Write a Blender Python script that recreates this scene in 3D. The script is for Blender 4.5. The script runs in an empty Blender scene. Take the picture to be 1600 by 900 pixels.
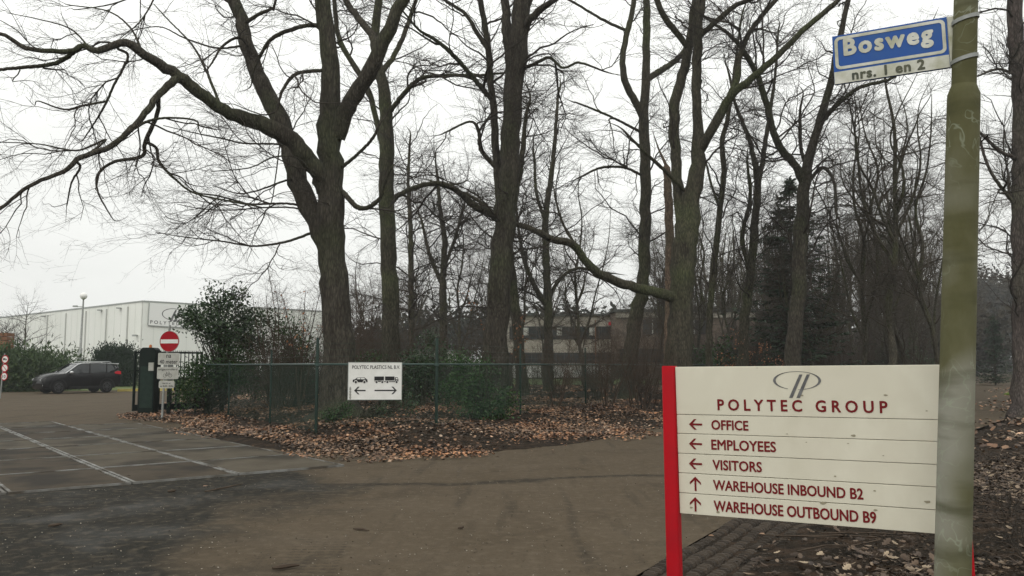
import bpy, bmesh, math, random
import numpy as np
from mathutils import Vector, Matrix
R = math.radians
random.seed(7)
scene = bpy.context.scene
col = scene.collection
# ------------------------------------------------------------------ camera
F, CX, CY, HZ, EYE = 1300.0, 800.0, 450.0, 570.0, 1.6
PITCH = math.atan((HZ - CY) / F)
cd = bpy.data.cameras.new('camera'); cam = bpy.data.objects.new('camera', cd); col.objects.link(cam)
cd.sensor_width = 36; cd.lens = 36 * F / 1600; cd.clip_start = .1; cd.clip_end = 3000
cam.location = (0, 0, EYE); cam.rotation_euler = (R(90) + PITCH, 0, 0)
scene.camera = cam
# ------------------------------------------------------------------ overcast sky
w = bpy.data.worlds.new('World'); scene.world = w; w.use_nodes = True
nt = w.node_tree; N = nt.nodes; L = nt.links
for n in list(N): N.remove(n)
out = N.new('ShaderNodeOutputWorld'); bg = N.new('ShaderNodeBackground')
sky = N.new('ShaderNodeTexSky'); sky.sky_type = 'NISHITA'; sky.sun_disc = False
sky.sun_elevation = R(38); sky.sun_rotation = R(200); sky.dust_density = 4
skb = N.new('ShaderNodeVectorMath'); skb.operation = 'SCALE'; skb.inputs['Scale'].default_value = 1.0
L.new(sky.outputs[0], skb.inputs[0])
tc = N.new('ShaderNodeTexCoord'); sep = N.new('ShaderNodeSeparateXYZ'); L.new(tc.outputs['Generated'], sep.inputs[0])
mx = N.new('ShaderNodeMath'); mx.operation = 'MAXIMUM'; mx.inputs[1].default_value = 0; L.new(sep.outputs['Z'], mx.inputs[0])
ma = N.new('ShaderNodeMath'); ma.operation = 'MULTIPLY_ADD'; ma.inputs[1].default_value = 8.0; ma.inputs[2].default_value = 8.9
L.new(mx.outputs[0], ma.inputs[0])
nz = N.new('ShaderNodeTexNoise'); nz.inputs['Scale'].default_value = 2.2; nz.inputs['Detail'].default_value = 4
mp = N.new('ShaderNodeMapping'); mp.inputs['Scale'].default_value = (1, 1, 3.5); L.new(tc.outputs['Generated'], mp.inputs[0]); L.new(mp.outputs[0], nz.inputs['Vector'])
mr = N.new('ShaderNodeMapRange'); mr.inputs['From Min'].default_value = .3; mr.inputs['From Max'].default_value = .7
mr.inputs['To Min'].default_value = .93; mr.inputs['To Max'].default_value = 1.07; L.new(nz.outputs['Fac'], mr.inputs['Value'])
mm = N.new('ShaderNodeMath'); mm.operation = 'MULTIPLY'; L.new(ma.outputs[0], mm.inputs[0]); L.new(mr.outputs[0], mm.inputs[1])
cl = N.new('ShaderNodeVectorMath'); cl.operation = 'SCALE'; cl.inputs[0].default_value = (.99, 1.0, .965); L.new(mm.outputs[0], cl.inputs['Scale'])
mix = N.new('ShaderNodeMix'); mix.data_type = 'RGBA'; mix.inputs['Factor'].default_value = .97
L.new(skb.outputs[0], mix.inputs['A']); L.new(cl.outputs[0], mix.inputs['B'])
bg.inputs['Strength'].default_value = .1
L.new(mix.outputs['Result'], bg.inputs['Color']); L.new(bg.outputs[0], out.inputs[0])
sl = bpy.data.lights.new('sun', 'SUN'); sl.energy = .7; sl.angle = R(35); sl.color = (1, .96, .9)
so = bpy.data.objects.new('sun', sl); col.objects.link(so)
so.rotation_euler = (R(52), 0, R(-20))
scene.view_settings.view_transform = 'Standard'; scene.view_settings.look = 'None'
scene.view_settings.exposure = 0; scene.view_settings.gamma = 1

# ------------------------------------------------------------------ helpers
def P(px, py, d):
    dx = (px - CX) / F; dy = (CY - py) / F
    c, s = math.cos(PITCH), math.sin(PITCH)
    ry = c - dy * s; rz = s + dy * c
    k = d / ry
    return Vector((dx * k, d, EYE + rz * k))
def G(px, py, z=0.):
    dx = (px - CX) / F; dy = (CY - py) / F
    c, s = math.cos(PITCH), math.sin(PITCH)
    ry = c - dy * s; rz = s + dy * c
    k = (z - EYE) / rz
    return (dx * k, ry * k)
def wm(px, d): return px / F * d
def tag(o, label=None, cat=None, group=None, kind=None):
    if label: o['label'] = label
    if cat: o['category'] = cat
    if group: o['group'] = group
    if kind: o['kind'] = kind
    return o
def empty(name, loc=(0, 0, 0), rz=0, **k):
    o = bpy.data.objects.new(name, None); col.objects.link(o); o.location = loc; o.rotation_euler = (0, 0, rz)
    o.empty_display_size = .2
    return tag(o, **k)
def link(name, me, parent=None, **k):
    o = bpy.data.objects.new(name, me); col.objects.link(o)
    if parent: o.parent = parent
    return tag(o, **k)
def npmesh(name, v, f, m, smooth=False):
    """v (n,3); f list of face arrays each (k,m)"""
    me = bpy.data.meshes.new(name)
    fs = f if isinstance(f, list) else [f]
    me.vertices.add(len(v)); me.vertices.foreach_set('co', np.asarray(v, np.float32).ravel())
    loops = np.concatenate([a.ravel() for a in fs]).astype(np.int32)
    tot = np.concatenate([np.full(len(a), a.shape[1]) for a in fs]).astype(np.int32)
    st = np.concatenate([[0], np.cumsum(tot)[:-1]]).astype(np.int32)
    me.loops.add(len(loops)); me.loops.foreach_set('vertex_index', loops)
    me.polygons.add(len(tot)); me.polygons.foreach_set('loop_start', st); me.polygons.foreach_set('loop_total', tot)
    if smooth: me.polygons.foreach_set('use_smooth', np.ones(len(tot), bool))
    me.update(calc_edges=True); me.validate()
    if m: me.materials.append(m)
    return me
class MB:
    def __init__(s): s.v = []; s.f = []
    def add(s, vs, fs):
        o = len(s.v); s.v += [tuple(p) for p in vs]; s.f += [[i + o for i in f] for f in fs]; return s
    def box(s, c, d, M=None, top=1.0):
        x, y, z = d[0] / 2, d[1] / 2, d[2] / 2
        vs = [Vector((c[0] + a * x * (top if k > 0 else 1), c[1] + b * y * (top if k > 0 else 1), c[2] + k * z)) for k in (-1, 1) for b in (-1, 1) for a in (-1, 1)]
        if M: vs = [M @ v for v in vs]
        return s.add(vs, [(0, 2, 3, 1), (4, 5, 7, 6), (0, 1, 5, 4), (2, 6, 7, 3), (0, 4, 6, 2), (1, 3, 7, 5)])
    def tube(s, pts, r, n=8, cap=True):
        pts = [Vector(p) for p in pts]; rs = r if isinstance(r, (list, tuple)) else [r] * len(pts)
        rings = []
        ref = None
        for i, p in enumerate(pts):
            t = (pts[min(i + 1, len(pts) - 1)] - pts[max(i - 1, 0)]).normalized()
            if ref is None: ref = Vector((1, 0, 0)) if abs(t.x) < .9 else Vector((0, 0, 1))
            a = (ref - t * ref.dot(t)).normalized(); b = t.cross(a); ref = a
            rings.append([p + (a * math.cos(2 * math.pi * k / n) + b * math.sin(2 * math.pi * k / n)) * rs[i] for k in range(n)])
        vs = [q for g in rings for q in g]; fs = []
        for i in range(len(pts) - 1):
            for k in range(n):
                fs.append((i * n + k, i * n + (k + 1) % n, (i + 1) * n + (k + 1) % n, (i + 1) * n + k))
        if cap: fs += [tuple(range(n))[::-1], tuple((len(pts) - 1) * n + k for k in range(n))]
        return s.add(vs, fs)
    def prism(s, poly, z0, z1, M=None):
        n = len(poly)
        vs = [Vector((p[0], p[1], z0)) for p in poly] + [Vector((p[0], p[1], z1)) for p in poly]
        if M: vs = [M @ v for v in vs]
        return s.add(vs, [tuple(range(n))[::-1], tuple(range(n, 2 * n))] + [(k, (k + 1) % n, n + (k + 1) % n, n + k) for k in range(n)])
    def flat(s, poly, z=0.):
        return s.add([(p[0], p[1], z) for p in poly], [tuple(range(len(poly)))])
    def ringflat(s, outer, inner, z=0.):
        n = len(outer); return s.add([(p[0], p[1], z) for p in outer + inner], [(k, (k + 1) % n, n + (k + 1) % n, n + k) for k in range(n)])
    def ball(s, c, r, n=12, m=8, sz=1.):
        vs = [(c[0], c[1], c[2] - r * sz)]
        for j in range(1, m):
            a = -math.pi / 2 + math.pi * j / m
            vs += [(c[0] + r * math.cos(a) * math.cos(2 * math.pi * k / n), c[1] + r * math.cos(a) * math.sin(2 * math.pi * k / n), c[2] + r * sz * math.sin(a)) for k in range(n)]
        vs.append((c[0], c[1], c[2] + r * sz)); fs = [(0, 1 + (k + 1) % n, 1 + k) for k in range(n)]
        for j in range(m - 2):
            fs += [(1 + j * n + k, 1 + j * n + (k + 1) % n, 1 + (j + 1) * n + (k + 1) % n, 1 + (j + 1) * n + k) for k in range(n)]
        q = 1 + (m - 2) * n; fs += [(q + k, q + (k + 1) % n, len(vs) - 1) for k in range(n)]
        return s.add(vs, fs)
    def mesh(s, name, m, smooth=False, bevel=0):
        me = bpy.data.meshes.new(name); me.from_pydata(s.v, [], s.f)
        if bevel or True:
            bm = bmesh.new(); bm.from_mesh(me)
            bmesh.ops.recalc_face_normals(bm, faces=bm.faces) if not s.__dict__.get('noflip') else None
            if bevel: bmesh.ops.bevel(bm, geom=list(bm.edges), offset=bevel, segments=1, affect='EDGES')
            bm.to_mesh(me); bm.free()
        if smooth:
            me.polygons.foreach_set('use_smooth', np.ones(len(me.polygons), bool))
            try: me.set_sharp_from_angle(angle=R(40))
            except Exception: pass
        if m: me.materials.append(m)
        return me
    def obj(s, name, m, parent=None, smooth=False, bevel=0, **k):
        return link(name, s.mesh(name, m, smooth, bevel), parent, **k)
# ------------------------------------------------------------------ materials
def mat(name, c, rough=.7, c2=None, scale=3., bump=0., bscale=None, metal=0., stretch=(1, 1, 1), lo=.35, hi=.65, coord='Object', island=None, spec=.16, detail=6, c3=None, s3=1., bdist=.02, sub=0):
    m = bpy.data.materials.new(name); m.use_nodes = True; nt = m.node_tree; N = nt.nodes; L = nt.links
    b = N['Principled BSDF']; b.inputs['Base Color'].default_value = (*c, 1); b.inputs['Roughness'].default_value = rough; b.inputs['Metallic'].default_value = metal
    b.inputs['Specular IOR Level'].default_value = spec
    if c2 or bump:
        tc = N.new('ShaderNodeTexCoord'); mp = N.new('ShaderNodeMapping'); mp.inputs['Scale'].default_value = stretch; L.new(tc.outputs[coord], mp.inputs[0])
    cur = None
    if c2:
        n = N.new('ShaderNodeTexNoise'); n.inputs['Scale'].default_value = scale; n.inputs['Detail'].default_value = detail; n.inputs['Roughness'].default_value = .65; L.new(mp.outputs[0], n.inputs['Vector'])
        r = N.new('ShaderNodeMapRange'); r.inputs['From Min'].default_value = lo; r.inputs['From Max'].default_value = hi; L.new(n.outputs['Fac'], r.inputs['Value'])
        x = N.new('ShaderNodeMix'); x.data_type = 'RGBA'; x.inputs['A'].default_value = (*c, 1); x.inputs['B'].default_value = (*c2, 1); L.new(r.outputs[0], x.inputs['Factor']); cur = x.outputs['Result']
        if c3:
            n3 = N.new('ShaderNodeTexNoise'); n3.inputs['Scale'].default_value = s3; n3.inputs['Detail'].default_value = 3; L.new(tc.outputs[coord], n3.inputs['Vector'])
            r3 = N.new('ShaderNodeMapRange'); r3.inputs['From Min'].default_value = .48; r3.inputs['From Max'].default_value = .62; L.new(n3.outputs['Fac'], r3.inputs['Value'])
            x3 = N.new('ShaderNodeMix'); x3.data_type = 'RGBA'; x3.inputs['B'].default_value = (*c3, 1); L.new(cur, x3.inputs['A']); L.new(r3.outputs[0], x3.inputs['Factor']); cur = x3.outputs['Result']
        L.new(cur, b.inputs['Base Color'])
    if island:
        g = N.new('ShaderNodeNewGeometry'); cr = N.new('ShaderNodeValToRGB'); L.new(g.outputs['Random Per Island'], cr.inputs[0])
        e = cr.color_ramp.elements
        for i, q in enumerate(island):
            t = i / (len(island) - 1)
            el = e[0] if i == 0 else (e[1] if i == 1 else e.new(t))
            el.position = t; el.color = (*q, 1)
        L.new(cr.outputs[0], b.inputs['Base Color'])
    if bump:
        nb = N.new('ShaderNodeTexNoise'); nb.inputs['Scale'].default_value = bscale or scale * 4; nb.inputs['Detail'].default_value = 5; L.new(mp.outputs[0], nb.inputs['Vector'])
        bp = N.new('ShaderNodeBump'); bp.inputs['Strength'].default_value = bump; bp.inputs['Distance'].default_value = bdist; L.new(nb.outputs['Fac'], bp.inputs['Height']); L.new(bp.outputs[0], b.inputs['Normal'])
    return m
def nodes(m): return m.node_tree.nodes, m.node_tree.links, m.node_tree.nodes['Principled BSDF']
def barkmat(name, c1, c2, moss):
    m = mat(name, c1, .95, c2, 6, stretch=(1, 1, .22), c3=moss, s3=.5, spec=.15)
    N, L, b = nodes(m)
    tc = N.new('ShaderNodeTexCoord'); mp = N.new('ShaderNodeMapping'); mp.inputs['Scale'].default_value = (14, 14, 3.2); L.new(tc.outputs['Object'], mp.inputs[0])
    nz = N.new('ShaderNodeTexNoise'); nz.inputs['Scale'].default_value = 1; nz.inputs['Detail'].default_value = 6; nz.inputs['Roughness'].default_value = .7; nz.inputs['Distortion'].default_value = .8; L.new(mp.outputs[0], nz.inputs['Vector'])
    vo = N.new('ShaderNodeTexVoronoi'); vo.feature = 'DISTANCE_TO_EDGE'; vo.inputs['Scale'].default_value = 1.3; L.new(mp.outputs[0], vo.inputs['Vector'])
    ad = N.new('ShaderNodeMath'); ad.operation = 'ADD'; L.new(nz.outputs['Fac'], ad.inputs[0]); L.new(vo.outputs['Distance'], ad.inputs[1])
    bp = N.new('ShaderNodeBump'); bp.inputs['Strength'].default_value = .9; bp.inputs['Distance'].default_value = .05; L.new(ad.outputs[0], bp.inputs['Height']); L.new(bp.outputs[0], b.inputs['Normal'])
    mr = N.new('ShaderNodeMapRange'); mr.inputs['From Min'].default_value = .35; mr.inputs['From Max'].default_value = .9; mr.inputs['To Min'].default_value = .38; mr.inputs['To Max'].default_value = 1.65; L.new(ad.outputs[0], mr.inputs['Value'])
    src = b.inputs['Base Color'].links[0].from_socket
    vm = N.new('ShaderNodeVectorMath'); vm.operation = 'SCALE'; L.new(src, vm.inputs[0]); L.new(mr.outputs[0], vm.inputs['Scale']); L.new(vm.outputs[0], b.inputs['Base Color'])
    return m
M = {}
M['bark'] = barkmat('oak_bark', (.034, .029, .022), (.062, .055, .043), (.046, .048, .028))
M['bark_green'] = barkmat('mossy_bark', (.038, .034, .024), (.066, .06, .042), (.058, .064, .032))
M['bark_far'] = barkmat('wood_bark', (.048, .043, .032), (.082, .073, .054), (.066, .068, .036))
M['bark_right'] = barkmat('roadside_bark', (.06, .05, .045), (.11, .09, .08), (.08, .075, .055))
M['snag'] = barkmat('snag_bark', (.13, .09, .065), (.18, .13, .09), (.09, .075, .05))
M['twig'] = mat('twig_bark', (.032, .027, .022), .9, (.055, .046, .037), 5, spec=.15)
M['twig_warm'] = mat('warm_twig_bark', (.05, .037, .027), .9, (.075, .055, .04), 5, spec=.15)
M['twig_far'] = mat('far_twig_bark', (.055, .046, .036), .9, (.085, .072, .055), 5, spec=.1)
M['holly'] = mat('holly_leaf', (.02, .05, .02), .36, island=[(.012, .03, .012), (.028, .06, .022), (.05, .085, .03), (.02, .045, .016), (.05, .08, .035)], spec=.3)
M['laurel'] = mat('laurel_leaf', (.02, .05, .02), .45, island=[(.014, .036, .010), (.035, .08, .018), (.022, .052, .014), (.05, .10, .024)], spec=.25)
M['juniper'] = mat('juniper_leaf', (.03, .05, .03), .7, island=[(.03, .055, .022), (.065, .10, .04), (.042, .07, .032), (.10, .135, .055)])
M['roundleaf'] = mat('round_conifer_leaf', (.02, .04, .02), .7, island=[(.012, .026, .013), (.024, .044, .022), (.018, .034, .017)])
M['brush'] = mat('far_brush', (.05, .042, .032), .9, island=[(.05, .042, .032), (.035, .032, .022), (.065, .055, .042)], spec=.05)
M['spruce'] = mat('spruce_needle', (.02, .035, .02), .7, island=[(.022, .038, .020), (.055, .078, .046), (.035, .056, .033)])
M['pine'] = mat('pine_needle', (.02, .03, .02), .9, spec=.1, island=[(.012, .017, .009), (.022, .028, .015), (.017, .020, .012)])
M['dryleaf'] = mat('dry_leaf', (.3, .15, .08), .75, island=[(.28, .13, .06), (.36, .17, .09), (.22, .11, .06)])
LIT = [(.016, .011, .008), (.032, .021, .015), (.070, .044, .029), (.14, .086, .054), (.045, .029, .020), (.22, .135, .082), (.10, .062, .040), (.26, .145, .075), (.06, .040, .027), (.34, .25, .18)]
M['litter'] = mat('fallen_leaf', (.2, .12, .07), .7, island=LIT, spec=.35)
def patchy(m):
    N, L, b = nodes_(m); tc = N.new('ShaderNodeTexCoord'); n = N.new('ShaderNodeTexNoise'); n.inputs['Scale'].default_value = .9; n.inputs['Detail'].default_value = 5; L.new(tc.outputs['Object'], n.inputs['Vector'])
    r = N.new('ShaderNodeMapRange'); r.inputs['From Min'].default_value = .36; r.inputs['From Max'].default_value = .64; r.inputs['To Min'].default_value = .75; r.inputs['To Max'].default_value = 1.95; L.new(n.outputs['Fac'], r.inputs['Value'])
    src = b.inputs['Base Color'].links[0].from_socket; vm = N.new('ShaderNodeVectorMath'); vm.operation = 'SCALE'; L.new(src, vm.inputs[0]); L.new(r.outputs[0], vm.inputs['Scale'])
    n2 = N.new('ShaderNodeTexNoise'); n2.inputs['Scale'].default_value = .45; L.new(tc.outputs['Object'], n2.inputs['Vector']); x = N.new('ShaderNodeMix'); x.data_type = 'RGBA'; x.blend_type = 'MULTIPLY'; x.inputs['B'].default_value = (1.12, .93, .8, 1); L.new(vm.outputs[0], x.inputs['A'])
    r2 = N.new('ShaderNodeMapRange'); r2.inputs['From Min'].default_value = .45; r2.inputs['From Max'].default_value = .6; L.new(n2.outputs['Fac'], r2.inputs['Value']); L.new(r2.outputs[0], x.inputs['Factor']); L.new(x.outputs['Result'], b.inputs['Base Color'])
def nodes_(m): return m.node_tree.nodes, m.node_tree.links, m.node_tree.nodes['Principled BSDF']
patchy(M['litter'])
M['crumb'] = mat('leaf_crumb', (.02, .015, .01), .8, island=[(.010, .008, .006), (.03, .022, .016), (.055, .038, .026), (.018, .013, .010), (.10, .07, .045)])
M['litter_near'] = mat('pale_fallen_leaf', (.2, .12, .07), .7, island=[(.022, .015, .011), (.05, .034, .024), (.12, .08, .052), (.04, .027, .02), (.21, .15, .10), (.07, .046, .031), (.36, .28, .19)], spec=.35)
M['soil'] = mat('soil', (.014, .011, .008), .95, (.036, .027, .019), 3.5, bump=1., bscale=45, bdist=.05, c3=(.05, .034, .023), s3=5, spec=.08)
def w_(x): return x

M['fence'] = mat('fence_green', (.010, .022, .016), .5, (.016, .032, .024), 6)
M['rail'] = mat('rail_green', (.035, .06, .052), .4, (.05, .08, .07), 6)
M['wire'] = mat('fence_wire', (.03, .055, .04), .6)
M['galv'] = mat('galvanised', (.34, .35, .34), .5, (.22, .23, .21), 8, metal=.3)
M['white'] = mat('white_paint', (.74, .74, .71), .45, (.66, .66, .62), 5)
M['grey_panel'] = mat('grey_sign_face', (.46, .46, .42), .55, (.36, .36, .32), 6)
M['black'] = mat('black_print', (.02, .02, .02), .5)
M['red'] = mat('red_sign', (.36, .008, .016), .5, (.30, .010, .018), 8, spec=.06)
M['board'] = mat('cream_board', (.72, .69, .57), .42, (.62, .585, .47), 2.2, c3=(.66, .625, .51), s3=4, stretch=(1, .6, 1))
M['redpost'] = mat('red_post', (.40, .006, .012), .45, (.32, .008, .014), 4, spec=.06)
M['maroon'] = mat('maroon_print', (.17, .012, .014), .5)
M['blue'] = mat('blue_sign', (.012, .075, .33), .35, (.02, .085, .28), 8)
M['dirtywhite'] = mat('dirty_white', (.62, .62, .56), .5, (.30, .30, .18), 6, lo=.42, hi=.75)
M['dirt'] = mat('spot_dirt', (.30, .27, .19), .8)
M['darkprint'] = mat('worn_print', (.05, .06, .05), .6, (.12, .12, .08), 10)
M['housing'] = mat('housing_green', (.006, .011, .009), .6, (.009, .015, .012), 3, spec=.1)
M['orange'] = mat('orange_lamp', (.55, .16, .04), .4)
M['cladding'] = mat('white_cladding', (.80, .815, .765), .5, (.75, .77, .71), .15)
M['trim'] = mat('trim_grey', (.32, .34, .32), .5)
M['yellow'] = mat('yellow_kerb', (.62, .5, .13), .7, (.5, .42, .15), 4)
M['grass'] = mat('grass', (.06, .09, .025), .95, (.11, .13, .05), 1.2, bump=.5)
M['rust'] = mat('brown_wood', (.2, .1, .055), .8, (.15, .075, .04), 5)
M['glass'] = mat('window_glass', (.02, .025, .025), .12, spec=.6)
M['glassgrey'] = mat('dim_glass', (.05, .055, .055), .25)
M['concrete'] = mat('office_concrete', (.36, .335, .285), .85, (.27, .245, .20), .8)
M['brick'] = mat('office_brick', (.16, .125, .10), .9, (.11, .085, .065), 3)
M['whitebase'] = mat('office_white', (.6, .6, .56), .7, (.5, .5, .46), 2)
M['darkroof'] = mat('dark_roof', (.06, .065, .06), .9)
# ------------------------------------------------------------------ verge outlines
LE = [G(188, 650), G(230, 656), G(267, 662), G(311, 674), G(355, 686), G(400, 696), G(480, 711), G(560, 718), G(640, 717), G(740, 714), G(830, 703), G(930, 688), G(1030, 673)]
FAR_L = [(10.5, 31.5), (24, 55), (48, 97), (90, 170)]
ISL = LE + FAR_L + [(90, 330), (-80, 330), (-34, 96), (-19, 60), (-14.2, 36), (-12.6, 29)]
RE = [(-2.6, 0.5), (-1.0, 3.2), (-.1, 4.6), (.77, 6.25), (2.2, 8.7), (6, 13.9), (13.8, 24.8), (24, 41.5), (41, 69.5), (80, 134)]
def offs(line, d):
    o = []
    for i, p in enumerate(line):
        a = line[max(i - 1, 0)]; b = line[min(i + 1, len(line) - 1)]
        tx, ty = b[0] - a[0], b[1] - a[1]; l = math.hypot(tx, ty); o.append((p[0] + ty / l * d, p[1] - tx / l * d))
    return o
RV = offs(RE, .72) + [(240, 134), (240, -40), (-3, -40)]
def sd(poly, x, y):
    """signed distance, positive inside"""
    p = np.array(poly); x = x.ravel(); y = y.ravel(); n = len(p); best = np.full(x.shape, 1e18); ins = np.zeros(x.shape, bool)
    for i in range(n):
        a = p[i]; b = p[(i + 1) % n]; e = b - a; wx = x - a[0]; wy = y - a[1]
        t = np.clip((wx * e[0] + wy * e[1]) / (e @ e), 0, 1); best = np.minimum(best, (wx - t * e[0]) ** 2 + (wy - t * e[1]) ** 2)
        c = ((a[1] > y) != (b[1] > y)); 
        with np.errstate(divide='ignore', invalid='ignore'):
            xi = (b[0] - a[0]) * (y - a[1]) / (b[1] - a[1]) + a[0]
        ins ^= c & (x < xi)
    d = np.sqrt(best); return np.where(ins, d, -d)
_r = np.random.RandomState(3)
_w = [(_r.uniform(-1, 1, 2) * f, _r.uniform(0, 6.28), 1 / f) for f in (.35, .5, .8, 1.3, 1.9, 2.8, 4, 6, 9, 13) for _ in range(3)]
def noise(x, y):
    s = 0
    for k, ph, a in _w: s = s + a * np.sin(k[0] * x * 1.7 + k[1] * y * 1.7 + ph)
    return s * .25
def ss(x, a, b):
    t = np.clip((x - a) / (b - a), 0, 1); return t * t * (3 - 2 * t)
def hgt(x, y):
    x = np.asarray(x, float); y = np.asarray(y, float); sh = x.shape
    n = noise(x, y).ravel()
    dl = sd(ISL, x, y) + .12 * n; dr = sd(RV, x, y) + .10 * n
    xx = x.ravel(); yy = y.ravel()
    near = np.exp(-np.maximum(yy - 22, 0) / 25)
    h = -.07 + ss(dl, -.25, .35) * (.09 + .028 * n) + ss(dl, .8, 4.5) * (.22 + .06 * n) * near
    # little ditch in front of the fence at the left
    h = h + .062 * ss(sd(RV, xx, yy), -.80, -.66) * (yy < 14)
    h = h + ss(dr, -.2, .4) * (.05 + .03 * n) + ss(dr, .7, 3) * (.10 + .05 * n) + ss(dr, 2.5, 9) * .35
    return h.reshape(sh)
def hz(x, y): return float(hgt(np.array([x]), np.array([y]))[0])
# ground sheet (fine near, coarse out to the horizon)
def axis(lo, a, b, hi, s, k):
    l = list(np.arange(a, b, s)); o = []; st = s; v = l[-1]
    while v < hi: st = min(st * k, 60); v += st; l.append(v)
    st = s; v = a
    while v > lo: st = min(st * k, 60); v -= st; o.append(v)
    return np.array(o[::-1] + l)
gx = axis(-900, -13, 15, 900, .17, 1.13); gy = axis(-60, 4, 31, 1390, .17, 1.10)
X, Y = np.meshgrid(gx, gy); Z = hgt(X, Y)
Z = Z + np.where((sd(ISL, X, Y).reshape(X.shape) > 0) | (sd(RV, X, Y).reshape(X.shape) > 0), .012, 0) * np.random.RandomState(1).randn(*X.shape)
V = np.stack([X, Y, Z], -1).reshape(-1, 3); nx = len(gx); ii = np.arange((len(gy) - 1) * nx).reshape(-1, nx)[:, :-1].ravel()
Fc = np.stack([ii, ii + 1, ii + nx + 1, ii + nx], -1)
link('ground', npmesh('ground', V, Fc, M['soil'], True), kind='structure')

# ------------------------------------------------------------------ asphalt
def asphalt():
    m = mat('asphalt', (.070, .054, .036), .8, (.088, .069, .048), .7, spec=.16, stretch=(1, 1, 1), lo=.3, hi=.7, detail=8)
    N, L, b = nodes(m); tc = N.new('ShaderNodeTexCoord')
    sp = N.new('ShaderNodeSeparateXYZ'); L.new(tc.outputs['Object'], sp.inputs[0])
    def math_(op, a, b_=None, c=None):
        n = N.new('ShaderNodeMath'); n.operation = op
        for i, q in enumerate((a, b_, c)):
            if q is None: continue
            if isinstance(q, (int, float)): n.inputs[i].default_value = q
            else: L.new(q, n.inputs[i])
        return n.outputs[0]
    def noi(s, st=(1, 1, 1), det=5, rot=0, dist=0):
        mp = N.new('ShaderNodeMapping'); mp.inputs['Scale'].default_value = st; mp.inputs['Rotation'].default_value = (0, 0, rot); L.new(tc.outputs['Object'], mp.inputs[0])
        n = N.new('ShaderNodeTexNoise'); n.inputs['Scale'].default_value = s; n.inputs['Detail'].default_value = det; n.inputs['Distortion'].default_value = dist; L.new(mp.outputs[0], n.inputs['Vector']); return n.outputs['Fac']
    def mr(v, a, b_, c=0, d=1):
        n = N.new('ShaderNodeMapRange'); L.new(v, n.inputs['Value'])
        for k, q in (('From Min', a), ('From Max', b_), ('To Min', c), ('To Max', d)): n.inputs[k].default_value = q
        return n.outputs[0]
    def mixc(f, A, B):
        x = N.new('ShaderNodeMix'); x.data_type = 'RGBA'; L.new(f, x.inputs['Factor'])
        L.new(A, x.inputs['A']) if not isinstance(A, tuple) else setattr(x.inputs['A'], 'default_value', (*A, 1))
        L.new(B, x.inputs['B']) if not isinstance(B, tuple) else setattr(x.inputs['B'], 'default_value', (*B, 1))
        return x.outputs['Result']
    base = b.inputs['Base Color'].links[0].from_socket
    n1 = noi(.55, det=7, dist=.6)
    mud = noi(.9, (1, 1, 1), 8, 0, 1.2)
    # older dark asphalt to the left of an irregular seam, only near the junction
    a = math_('ADD', math_('MULTIPLY_ADD', sp.outputs['X'], -1, -2.5), math_('MULTIPLY', math_('SUBTRACT', n1, .5), 5.))
    dark = math_('MULTIPLY', mr(a, -.5, .7), mr(sp.outputs['Y'], 13.5, 12.6))
    darkc = mixc(noi(2.3, det=6), (.015, .0145, .012), (.028, .0265, .0225))
    c = mixc(dark, base, darkc)
    # worn streaks along the road direction and soil washed along the edge
    st = noi(1., (3.2, .28, 1), 5, R(-58))
    c = mixc(math_('MULTIPLY', mr(st, .56, .72), .6), c, (.028, .024, .019))
    st2 = noi(1., (.35, 2.6, 1), 5, R(8), .5)
    c = mixc(math_('MULTIPLY', mr(st2, .58, .74), math_('MULTIPLY_ADD', dark, -.35, .4)), c, (.085, .070, .052))
    c = mixc(math_('MULTIPLY', mr(mud, .55, .72), .5), c, (.040, .031, .022))
    ln = math_('ABSOLUTE', math_('SUBTRACT', sp.outputs['Y'], math_('ADD', math_('MULTIPLY_ADD', sp.outputs['X'], .25, 11.8), math_('MULTIPLY', math_('SUBTRACT', noi(.5, det=5), .5), 1.6))))
    lnm = math_('MULTIPLY', mr(ln, .22, .05), math_('MULTIPLY', mr(sp.outputs['X'], -4.5, -2.5), mr(sp.outputs['X'], 3.6, 2)))
    c = mixc(math_('MULTIPLY', lnm, .7), c, (.020, .018, .015))
    tx = math_('ADD', sp.outputs['X'], math_('MULTIPLY', sp.outputs['Y'], .10))
    trk = math_('MULTIPLY', mr(math_('ABSOLUTE', math_('ADD', tx, .95)), .30, .22), math_('MULTIPLY', mr(sp.outputs['Y'], 8.6, 7.6), mr(noi(1.3, det=3), .35, .6)))
    wv = math_('SINE', math_('MULTIPLY', sp.outputs['Y'], 62)); wx = math_('SINE', math_('MULTIPLY', tx, 75))
    c = mixc(math_('MULTIPLY', trk, math_('MULTIPLY', mr(wv, -.2, .4), mr(wx, -.5, .3, .2, .5))), c, (.026, .022, .018))
    # fine aggregate
    ag = noi(75, det=3); c = mixc(math_('MULTIPLY', mr(ag, .62, .74), .45), c, (.16, .14, .11))
    ag2 = noi(34, det=4); c = mixc(math_('MULTIPLY', mr(ag2, .50, .3), .3), c, (.020, .017, .013)); ag3 = noi(9, det=5); c = mixc(math_('MULTIPLY', mr(ag3, .5, .68), .35), c, (.13, .105, .075))
    L.new(c, b.inputs['Base Color'])
    wet = math_('MULTIPLY', mr(noi(.8, (1, 1.2, 1), 7, R(20), .3), .5, .68), mr(dark, .3, 1, .15, 1))
    L.new(mr(wet, 0, 1, .88, .6), b.inputs['Roughness']); L.new(mr(wet, 0, 1, .05, .11), b.inputs['Specular IOR Level'])
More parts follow.
